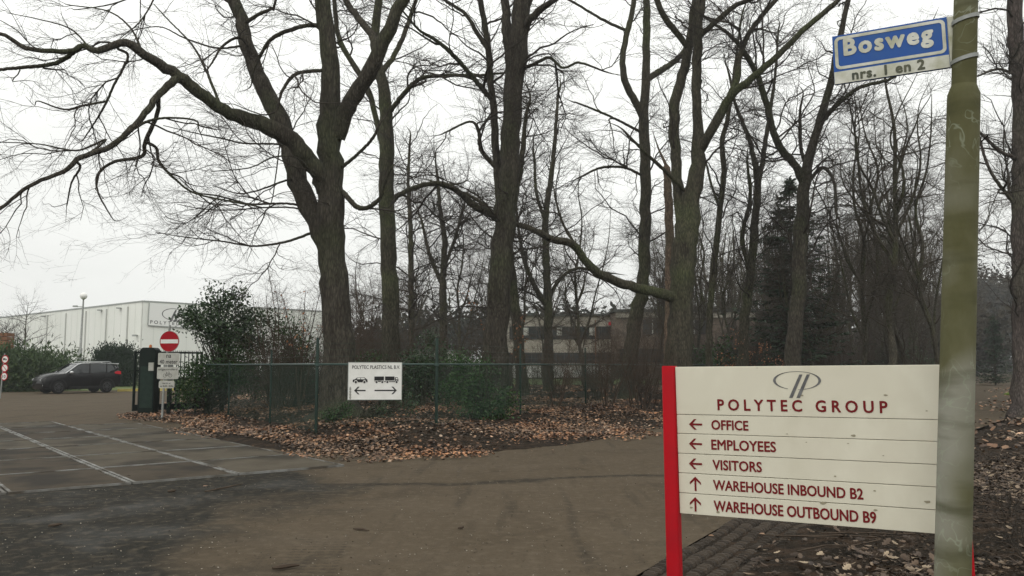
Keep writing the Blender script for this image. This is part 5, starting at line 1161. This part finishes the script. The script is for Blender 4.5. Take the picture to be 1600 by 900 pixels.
# ------------------------------------------------------------------ three round signs, left edge
d3 = 40.; rs3 = empty('round_sign_post', (*fpt(6, d3), 0), label='slim post with three small round red-rimmed prohibition signs at the left edge', cat='sign'); ro = Vector(rs3.location)
MB().tube([(0, 0, -.2), P(7.5, 552, d3) - ro], .03, 10).obj('pole', M['galv'], rs3, smooth=True)
for k, (px, py) in enumerate(((9, 561.5), (8.5, 575), (7.5, 588))):
    rD = wm(6.6, d3); n = 28; cir = lambda r: [(r * math.cos(2 * math.pi * q / n), r * math.sin(2 * math.pi * q / n)) for q in range(n)]
    b = MB(); b.prism(cir(rD), -.006, .004); o = b.obj('disc', M['red'], rs3); o.matrix_local = facing(P(px, py, d3) + Vector((0, -.05, 0)) - ro, R(-14))
    b = MB(); b.flat(cir(rD * .76), .0055); b.obj('face', M['white'], o)
    b = MB(); b.noflip = 1
    if k == 0:
        b.flat([(-.11, -.03), (.0, -.03), (.0, .06), (-.11, .06)], .0075); b.flat([(.02, -.03), (.1, -.03), (.1, .01), (.06, .045), (.02, .045)], .0075); b.flat([(-.09, -.05), (-.05, -.05), (-.05, -.03), (-.09, -.03)], .0075); b.flat([(.04, -.05), (.08, -.05), (.08, -.03), (.04, -.03)], .0075); b.obj('symbol', M['black'], o)
    elif k == 1:
        seg(-.1, -.03, .08, .05, .03); seg(-.05, .07, .05, -.07, .02); b.obj('symbol', M['black'], o)
        b = MB(); b.noflip = 1; b.flat([(-.12, .10), (-.10, .12), (.12, -.10), (.10, -.12)], .009); b.obj('slash', M['red'], o)
    else: text('10', -.085, -.07, .17, .14, M['black'], o, z=.0075, bold=.03)
# ------------------------------------------------------------------ ball lamp
dl = 62.; lp = empty('globe_lamp', (*fpt(125, dl), 0), label='tall thin grey lamp post with a white globe on top', cat='lamp post'); lo_ = Vector(lp.location)
tp3 = P(130.5, 467, dl) - lo_; md = P(125.5, 545, dl) - lo_
MB().tube([(0, 0, -.2), md, P(125.8, 543, dl) - lo_, tp3], [.17, .15, .085, .055], 12).obj('pole', M['galv'], lp, smooth=True)
b = MB(); b.ball((tp3.x, tp3.y, tp3.z + .22), .26, 20, 12); M['globe'] = mat('globe_white', (.8, .8, .77), .3); b.obj('globe', M['globe'], lp, smooth=True)
MB().tube([tp3 - Vector((0, 0, .06)), tp3 + Vector((0, 0, .02))], [.07, .12], 12).obj('collar', M['trim'], lp, smooth=True)
b = MB(); c = P(128, 479, dl) - lo_; b.tube([c, c + Vector((-.35, 0, .0))], .025, 6); b.box((c.x - .5, c.y, c.z + .02), (.32, .14, .12)); b.obj('camera_arm', M['trim'], lp)
# brown wooden box at the left edge
wb = empty('wooden_crate', (*fpt(4, 52), 0), label='brown slatted wooden box standing behind the junipers at the left edge', cat='crate'); z0 = P(5, 551, 52).z; z1 = P(5, 520, 52).z
for k in range(5): MB().box((0, 0, z0 + (z1 - z0) * (k + .5) / 5), (wm(27, 52), .8, (z1 - z0) / 5 - .03)).obj('plank', M['rust'], wb)
for sx in (-1, 1): MB().box((sx * wm(12, 52), .1, z0 / 2), (.12, .12, z0)).obj('leg', M['rust'], wb)
# ------------------------------------------------------------------ warehouse
Cn = Vector((*fpt(222, 100), 0)); DLf = Vector((-.74, .67, 0)).normalized(); DRt = Vector((.67, .74, 0)).normalized()
HT = P(222, 471.5, 100).z
wh = empty('warehouse', Cn, label='big white metal-clad warehouse behind the gate', cat='warehouse')
def wallbox(name, D, l, z0, z1, th, m, off=0., s0=0., parent=wh):
    nrm = Vector((D.y, -D.x, 0)); 
    if nrm.y > 0: nrm = -nrm
    a = D * s0 + nrm * off; b = D * (s0 + l) + nrm * off; q = -nrm * th
    vs = [(*(p.xy), z) for z in (z0, z1) for p in (a, b, b + q, a + q)]
    return MB().add(vs, [(0, 1, 2, 3), (4, 5, 6, 7), (0, 1, 5, 4), (1, 2, 6, 5), (2, 3, 7, 6), (3, 0, 4, 7)]).obj(name, m, parent)
def clad(m):
    N, L, b = nodes(m); tc = N.new('ShaderNodeTexCoord'); wv = N.new('ShaderNodeTexWave'); wv.wave_type = 'BANDS'; wv.bands_direction = 'DIAGONAL'; wv.inputs['Scale'].default_value = 1.2; L.new(tc.outputs['Object'], wv.inputs['Vector'])
    bp = N.new('ShaderNodeBump'); bp.inputs['Strength'].default_value = .25; bp.inputs['Distance'].default_value = .03; L.new(wv.outputs['Fac'], bp.inputs['Height']); L.new(bp.outputs[0], b.inputs['Normal'])
w1 = wallbox('wall', DLf, 95, 0, HT, .3, M['cladding']); w2 = wallbox('wall', DRt, 29, 0, HT, .3, M['cladding'], off=-.002)
rf = MB(); rf.flat([(0, 0), tuple((DRt * 29).xy), tuple((DRt * 29 + DLf * 95).xy), tuple((DLf * 95).xy)], HT - .3); rf.obj('roof', M['darkroof'], wh)
wallbox('roof_trim', DLf, 95, HT - .02, HT + .16, .3, M['trim'], off=.06); wallbox('roof_trim', DRt, 29, HT - .02, HT + .16, .3, M['trim'], off=.06)
M['pipe'] = mat('pipe_grey', (.46, .47, .44), .5)
for px in (74.5, 103.5, 134.7, 166.7, 200):
    r = (px - CX) / F; t = (r * Cn.y - Cn.x) / (DLf.x - r * DLf.y); wallbox('downpipe', DLf, .2, 0, HT - .4, .12, M['pipe'], off=.13, s0=t)
# vertical seams of the cladding
sm = MB()
for i in range(1, 46): 
    for D in (DLf,):
        nrm = Vector((-D.y, D.x, 0)); nrm = nrm if nrm.y < 0 else -nrm; c = D * i * 2.; sm.box((c.x + nrm.x * .01, c.y + nrm.y * .01, HT / 2), (.03, .03, HT))
for i in range(1, 21): c = DRt * i * 1.4; sm.box((c.x + .67 * .01, c.y - .01, HT / 2), (.025, .025, HT))
M['seam'] = mat('cladding_seam', (.64, .655, .615), .5); sm.obj('seam', M['seam'], wh, kind='stuff')
for px, D in ((70, DLf), (158, DLf), (188, DLf), (215, DRt)):
    r = (px - CX) / F; D2 = D
    if px == 215: continue
    t = (r * Cn.y - Cn.x) / (D.x - r * D.y); nrm = Vector((-.67, -.74, 0)); c = D * t + nrm * .25; MB().box((c.x, c.y, HT - .5), (.5, .5, .16)).obj('wall_lamp', M['trim'], wh)
r = (215.5 - CX) / F; t = (r * Cn.y - Cn.x) / (DLf.x - r * DLf.y); c = DLf * t + Vector((-.2, -.3, 0)); MB().box((c.x, c.y, P(215, 524, 100).z), (.5, .4, .2)).obj('wall_lamp', M['trim'], wh)
c = DLf * 12 + Vector((3, 4, HT + .1)); MB().box(c, (1.2, 1.2, .8)).obj('roof_vent', M['trim'], wh)
wsh = empty('white_shed', (*fpt(672, 96), 0), label='low white shed glimpsed through the bushes just left of the thick centre tree', cat='shed')
MB().box((0, 3, 1.55), (wm(66, 96), 6, 3.1)).obj('wall', M['cladding'], wsh); MB().box((0, 3, 3.2), (wm(68, 96), 6.4, .2)).obj('roof', M['trim'], wsh)
# company sign on the wall
def onwall(px, py):
    o = Vector((0, 0, EYE)); rr2 = P(px, py, 1) - o; n = Vector((.74, -.67, 0)); t = (Cn - o).dot(n) / rr2.dot(n); return o + rr2 * t
a1, a2, a3 = onwall(233.5, 473), onwall(318, 480), onwall(233.5, 508); nn = Vector((.74, -.67, 0)) * .12
M4, W4, H4 = frame(a1 + nn, a2 + nn, a3 + nn); wsg = empty('wall_sign', label='white company name panel high on the warehouse wall', cat='sign'); wsg.matrix_world = M4
M['wallpanel'] = mat('wall_panel', (.78, .79, .76), .4); pl = MB().box((W4 / 2, -H4 / 2, -.04), (W4, H4, .08)).obj('panel', M['wallpanel'], wsg)
MB().box((W4 / 2, -H4 - .06, -.03), (W4, .1, .1)).obj('lower_trim', M['trim'], wsg); MB().box((-.05, -H4 / 2, -.03), (.06, H4, .1)).obj('side_trim', M['trim'], wsg)
text('POLYTEC', W4 * .03, -H4 * .93, W4 * .52, H4 * .15, M['black'], pl, z=.01, bold=.01, space=1.5)
b = MB(); b.noflip = 1; n = 36; cx, cy = W4 * .44, -H4 * .45
b.ringflat([(cx + 1.5 * math.cos(2 * math.pi * k / n), cy + .75 * math.sin(2 * math.pi * k / n)) for k in range(n)], [(cx + 1.38 * math.cos(2 * math.pi * k / n), cy + .68 * math.sin(2 * math.pi * k / n)) for k in range(n)], .01)
for off in (0, .5): b.flat([(cx - .5 + off, cy - .9), (cx - .2 + off, cy - .9), (cx + .35 + off, cy + .5), (cx + .1 + off, cy + .5)], .012)
b.obj('emblem', M['logo'], pl)
# grass strip, yellow kerb
g_ = MB(); g_.flat([G(-40, 612, .02), (*fpt(40, 49.5),), (*fpt(210, 53),), (*fpt(335, 60),), (*fpt(420, 85),), (*fpt(0, 85),), (*fpt(-200, 60),)], .02); g_.noflip = 1; g_.obj('grass_strip', M['grass'], kind='structure')
yk = MB(); pa = Vector((*fpt(188, 50.5), .07)); pb2 = Vector((*fpt(360, 54), .07)); l = (pb2 - pa); nk = 7
for k in range(nk):
    a_, b_ = pa + l * (k / nk), pa + l * ((k + .93) / nk); m_ = (a_ + b_) / 2; MBk = MB().box((0, 0, 0), ((b_ - a_).length, .18, .16)); o = MBk.obj('yellow_kerb', M['yellow'], label='yellow painted kerb block edging the car park behind the gate', cat='kerb', group='yellow kerb blocks'); o.location = m_; o.rotation_euler = (0, 0, math.atan2(l.y, l.x))
# ------------------------------------------------------------------ office building
of = empty('office_building', (*fpt(930, 84), 0), label='low two-storey office block with dark window bands seen through the trees', cat='building'); oo = Vector(of.location)
def obox(nm, px0, px1, py0, py1, d, dep, m, par=of):
    p = P((px0 + px1) / 2, (py0 + py1) / 2, d); wd = wm(px1 - px0, d); z1, z0 = P(px0, py0, d).z, P(px0, py1, d).z; z0 = max(z0, -.1)
    return MB().box((p.x - oo.x, d + dep / 2 - oo.y, (z0 + z1) / 2), (wd, dep, z1 - z0)).obj(nm, m, par)
obox('wall', 786, 962, 493, 590, 84, 14, M['concrete'])
obox('roof', 784, 966, 490.5, 493, 83.7, 15, M['darkroof'])
w_a = obox('window_band', 796, 958, 510, 530, 83.9, .3, M['glass']); w_b = obox('window_band', 790, 960, 551, 567, 83.9, .3, M['glass'])
obox('plinth', 786, 962, 572, 590, 83.86, .4, M['whitebase'])
for k in range(13):
    x = 799 + k * 12.8; obox('mullion', x, x + .8, 510, 530, 83.75, .12, M['darkroof'], w_a)
for k in range(14):
    x = 792 + k * 12.8; obox('mullion', x, x + .8, 551, 567, 83.75, .12, M['darkroof'], w_b)
for x in (818, 870, 921): obox('blind', x, x + 8, 512, 524, 83.82, .05, M['grey_panel'], w_a)
M['redlamp'] = mat('red_flag', (.6, .02, .04), .6); obox('red_panel', 951, 957, 503, 508, 83.5, .3, M['redlamp'])
obox('pillar', 958.5, 961, 500, 590, 83.7, .3, M['whitebase']); obox('pillar', 930, 931.5, 500, 590, 83.6, .2, M['rust'])
ow = empty('brick_office_wing', (*fpt(1050, 80), 0), label='dim brick office wing with dark roof, right of the pale office block', cat='building'); ooo = oo; oo = Vector(ow.location)
obox('wall', 962, 1180, 487, 592, 80, 14, M['brick'], ow); obox('roof', 958, 1184, 483, 487, 79.6, 15, M['darkroof'], ow)
wf = obox('window', 1005, 1035, 500, 522, 79.9, .3, M['glassgrey'], ow); obox('frame', 1019, 1020.5, 500, 522, 79.8, .1, M['whitebase'], wf)
wf = obox('window', 1060, 1110, 500, 522, 79.9, .3, M['glassgrey'], ow); obox('frame', 1084, 1085.5, 500, 522, 79.8, .1, M['whitebase'], wf)
obox('window', 968, 1110, 545, 566, 79.9, .3, M['glass'], ow); obox('fascia', 962, 1180, 487, 496, 79.8, .3, M['concrete'], ow)
for px, py, w_ in ((905, 581, 22), (1000, 580, 22)): pass
# low lawn before the office
lw = MB(); lw.noflip = 1; lw.flat([fpt(700, 60), fpt(1020, 58), fpt(1060, 82), fpt(700, 82)], .22); lw.obj('lawn', M['grass'], kind='structure')
# ------------------------------------------------------------------ parked car
M['carpaint'] = mat('car_paint', (.010, .0095, .010), .22, spec=.15); N, L, b_ = nodes(M['carpaint']); b_.inputs['Coat Weight'].default_value = .2; b_.inputs['Coat Roughness'].default_value = .08
M['plastic'] = mat('black_plastic', (.016, .016, .016), .6); M['silver'] = mat('silver_paint', (.55, .56, .56), .3, metal=.5); M['tyre'] = mat('tyre', (.016, .016, .016), .85)
M['carglass'] = mat('car_glass', (.012, .015, .016), .08, spec=.5); M['tail'] = mat('tail_lamp', (.55, .02, .03), .2); M['headl'] = mat('head_lamp', (.45, .46, .46), .12); M['rim'] = mat('dark_rim', (.09, .09, .095), .35, metal=.6); M['chrome'] = mat('chrome', (.6, .6, .6), .15, metal=.9)
pf = Vector((*G(92, 614.5),)); pr = Vector((*G(173, 611.5),))
fw = Vector((*fpt(95.5, 46.3), 0)); rwl = Vector((*fpt(172.5, 48.4), 0)); dirc = (fw - rwl).normalized()
LEN, WID = 4.3, 1.78; wb_ = 2.75; sc = 1.0
ctr = (fw + rwl) / 2; side = Vector((-dirc.y, dirc.x, 0)) # left of travel direction
nearS = side if side.y < 0 else -side
ctr = ctr - nearS * (WID / 2)
car = empty('parked_car', ctr, math.atan2(dirc.y, dirc.x), label='black small SUV with silver roof edge and mirror parked facing left by the junipers', cat='car'); car.scale = (1, 1, 1.07)
def loft(name, secs, m, parent, smooth=True, cap=True):
    b = MB(); n = len(secs[0]); vs = [p for s_ in secs for p in s_]; fs = [(i * n + k, i * n + (k + 1) % n, (i + 1) * n + (k + 1) % n, (i + 1) * n + k) for i in range(len(secs) - 1) for k in range(n)]
    if cap: fs += [tuple(range(n))[::-1], tuple((len(secs) - 1) * n + k for k in range(n))]
    return b.add(vs, fs).obj(name, m, parent, smooth=smooth)
def bsec(x, zb, zt, w, tuck=.9, sh=.05):
    h = zt - zb; half = [(w * .80, zb), (w * .97, zb + h * .10), (w, zb + h * .38), (w * 1.0, zb + h * .62), (w * .975, zb + h * .86), (w * tuck, zt - .012), (w * .6, zt + sh)]
    return [(x, y, z) for y, z in half] + [(x, -y, z) for y, z in half[::-1]]
W2_ = WID / 2
XS = [(2.13, .40, .66, .62), (2.08, .26, .78, .74), (1.92, .22, .90, .83), (1.6, .22, .985, .87), (1.2, .22, 1.03, .885), (.85, .22, 1.06, .89), (.2, .22, 1.075, .89), (-.6, .22, 1.09, .89), (-1.3, .22, 1.12, .89), (-1.75, .25, 1.15, .87), (-2.02, .32, 1.16, .82), (-2.14, .42, 1.10, .78)]
body = loft('body', [bsec(x, zb, zt, w) for x, zb, zt, w in XS], M['carpaint'], car)
def gsec(x, zb, zt, wb, wt): return [(x, wb, zb), (x, (wb * .45 + wt * .55), zb + (zt - zb) * .6), (x, wt, zt - .03), (x, wt * .85, zt), (x, -wt * .85, zt), (x, -wt, zt - .03), (x, -(wb * .45 + wt * .55), zb + (zt - zb) * .6), (x, -wb, zb)]
cab = loft('cabin', [gsec(.98, 1.03, 1.06, .80, .76), gsec(.62, 1.04, 1.28, .83, .72), (gsec(.28, 1.05, 1.5, .85, .67)), gsec(.05, 1.06, 1.575, .85, .66), gsec(-.8, 1.07, 1.60, .85, .66), gsec(-1.6, 1.09, 1.56, .84, .65), gsec(-1.85, 1.1, 1.5, .81, .62), gsec(-2.06, 1.12, 1.16, .78, .7)], M['carglass'], car)
# pillars + roof skin
roof = loft('roof', [[(x, w, z), (x, w * .8, z + .025), (x, -w * .8, z + .025), (x, -w, z), (x, -w * .9, z - .03), (x, w * .9, z - .03)] for x, w, z in ((.25, .66, 1.5), (.05, .66, 1.565), (-.8, .665, 1.595), (-1.6, .65, 1.565), (-1.98, .62, 1.535))], M['carpaint'], car)
for sy in (1, -1):
    def yb(z): return sy * (.86 - .2 * max(0, (z - 1.07)) / .5)
    MB().tube([(1.0, yb(1.05), 1.05), (.62, yb(1.28) * 1.0, 1.29), (.27, yb(1.52), 1.515), (.05, yb(1.57), 1.575)], .028, 6).obj('front_pillar', M['silver'] if sy == (1 if side.y < 0 else -1) else M['carpaint'], car, smooth=True)
    MB().tube([(-.33, yb(1.08) * 1.005, 1.08), (-.40, yb(1.57) * 1.01, 1.57)], .03, 6).obj('door_pillar', M['plastic'], car)
    MB().tube([(-1.28, yb(1.1) * 1.005, 1.1), (-1.36, yb(1.57) * 1.01, 1.57)], .03, 6).obj('door_pillar', M['plastic'], car)
    MB().tube([(-1.55, yb(1.12), 1.12), (-1.95, yb(1.25), 1.3), (-1.9, yb(1.5), 1.5)], [.07, .07, .05], 6).obj('rear_pillar', M['carpaint'], car, smooth=True)
    MB().tube([(-.05, sy * .58, 1.63), (-.15, sy * .58, 1.66), (-1.5, sy * .57, 1.665), (-1.65, sy * .57, 1.62)], .018, 6).obj('roof_rail', M['silver'], car, smooth=True)
    MB().tube([(.15, yb(1.57), 1.565), (-.8, yb(1.6) * 1.0, 1.60), (-1.9, yb(1.55) * .98, 1.55), (-2.05, yb(1.55) * .95, 1.545)], .022, 6).obj('roof_edge', M['silver'], car, smooth=True)
    b = MB(); b.ball((.72, sy * 1.0, 1.10), .10, 12, 8, .75); b.obj('mirror', M['silver'], car, smooth=True); MB().box((.74, sy * .92, 1.04), (.06, .16, .04)).obj('mirror_arm', M['plastic'], car)
    b = MB(); b.prism([(2.10, .72), (2.02, .80), (1.72, .90), (1.66, .87), (1.8, .76), (2.06, .68)], .0, .03, Matrix.Translation((0, sy * (.805 if sy > 0 else .835), 0)) @ Matrix.Rotation(R(90), 4, 'X')); o = b.obj('headlight', M['headl'], car); o.location = (-.02, sy * .035, 0); o.rotation_euler = (0, 0, -sy * .16)
    b = MB(); b.prism([(-2.12, .98), (-1.78, 1.02), (-1.74, 1.10), (-1.9, 1.16), (-2.1, 1.15)], .0, .03, Matrix.Translation((0, sy * .84 + .015, 0)) @ Matrix.Rotation(R(90), 4, 'X')); o = b.obj('taillight', M['tail'], car); o.location = (0, sy * .01, 0)
    b = MB(); b.tube([(2.04, sy * .66, .44), (2.10, sy * .66, .44)], .055, 12); b.obj('fog_lamp', M['headl'], car)
    MB().box((-.15, sy * .895, .30), (1.85, .03, .14)).obj('sill', M['plastic'], car, bevel=.01)
    for xx_ in (-.28, -1.1): MB().box((xx_, sy * .905, .93), (.2, .03, .03)).obj('door_handle', M['carpaint'], car)
    for xx_ in (.72, -.36, -1.22): MB().box((xx_, sy * .8885, .66), (.008, .012, .66)).obj('door_gap', M['plastic'], car)
    for xw in (1.32, -1.32):
        a_ = MB(); n = 18; vs = []
        for k in range(n + 1):
            an = R(-12) + R(204) * k / n
            for r_, yy in ((.375, .90), (.45, .90), (.455, .84), (.375, .70)): vs.append((xw + r_ * math.cos(an), sy * yy, .345 + r_ * math.sin(an)))
        a_.add(vs, [(k * 4 + j, k * 4 + (j + 1) % 4, (k + 1) * 4 + (j + 1) % 4, (k + 1) * 4 + j) for k in range(n) for j in range(4)]); a_.obj('wheel_arch', M['plastic'], car)
        wl = MB().tube([(xw, sy * .66, .335), (xw, sy * .67, .335), (xw, sy * .875, .335), (xw, sy * .893, .335)], [.30, .335, .335, .31], 28).obj('wheel', M['tyre'], car, smooth=True)
        rm = MB()
        rm.tube([(xw, sy * .885, .335), (xw, sy * .897, .335)], .045, 12)
        for k in range(5):
            an = k * 2 * math.pi / 5 + .3; m_ = Matrix.Translation((xw, sy * .896, .335)) @ Matrix.Rotation(an, 4, 'Y'); 
            for q in (-.035, .035): rm.box((.125, 0, q), (.2, .012, .028), m_)
        n = 28; vs = []
        for k in range(n):
            an = 2 * math.pi * k / n
            for r_ in (.205, .235): vs.append((xw + r_ * math.cos(an), sy * .8965, .335 + r_ * math.sin(an)))
        rm.add(vs, [(k * 2, k * 2 + 1, ((k + 1) % n) * 2 + 1, ((k + 1) % n) * 2) for k in range(n)]); rm.obj('rim', M['rim'], wl)
b = MB(); b.box((2.07, 0, .72), (.06, 1.0, .09)); b.obj('grille', M['chrome'], car); b = MB(); b.box((2.05, 0, .40), (.08, 1.2, .16)); b.obj('bumper_grille', M['plastic'], car)
MB().box((-2.1, 0, .5), (.1, 1.5, .22)).obj('rear_bumper', M['plastic'], car, bevel=.02)
MB().box((-2.0, 0, 1.56), (.22, 1.15, .03)).obj('spoiler', M['silver'], car, bevel=.01)
# ------------------------------------------------------------------ damp air
hm = bpy.data.materials.new('haze'); hm.use_nodes = True; nt = hm.node_tree; nt.nodes.clear(); ov = nt.nodes.new('ShaderNodeOutputMaterial'); pv = nt.nodes.new('ShaderNodeVolumePrincipled')
pv.inputs['Density'].default_value = .0006; pv.inputs['Color'].default_value = (.9, .93, .95, 1); nt.links.new(pv.outputs[0], ov.inputs['Volume'])
import os
if not os.environ.get('NOHAZE'):
    MB().box((0, 700, 9.5), (2000, 1700, 24)).obj('haze', hm, kind='stuff')
    bpy.data.objects['haze'].location.z = 0
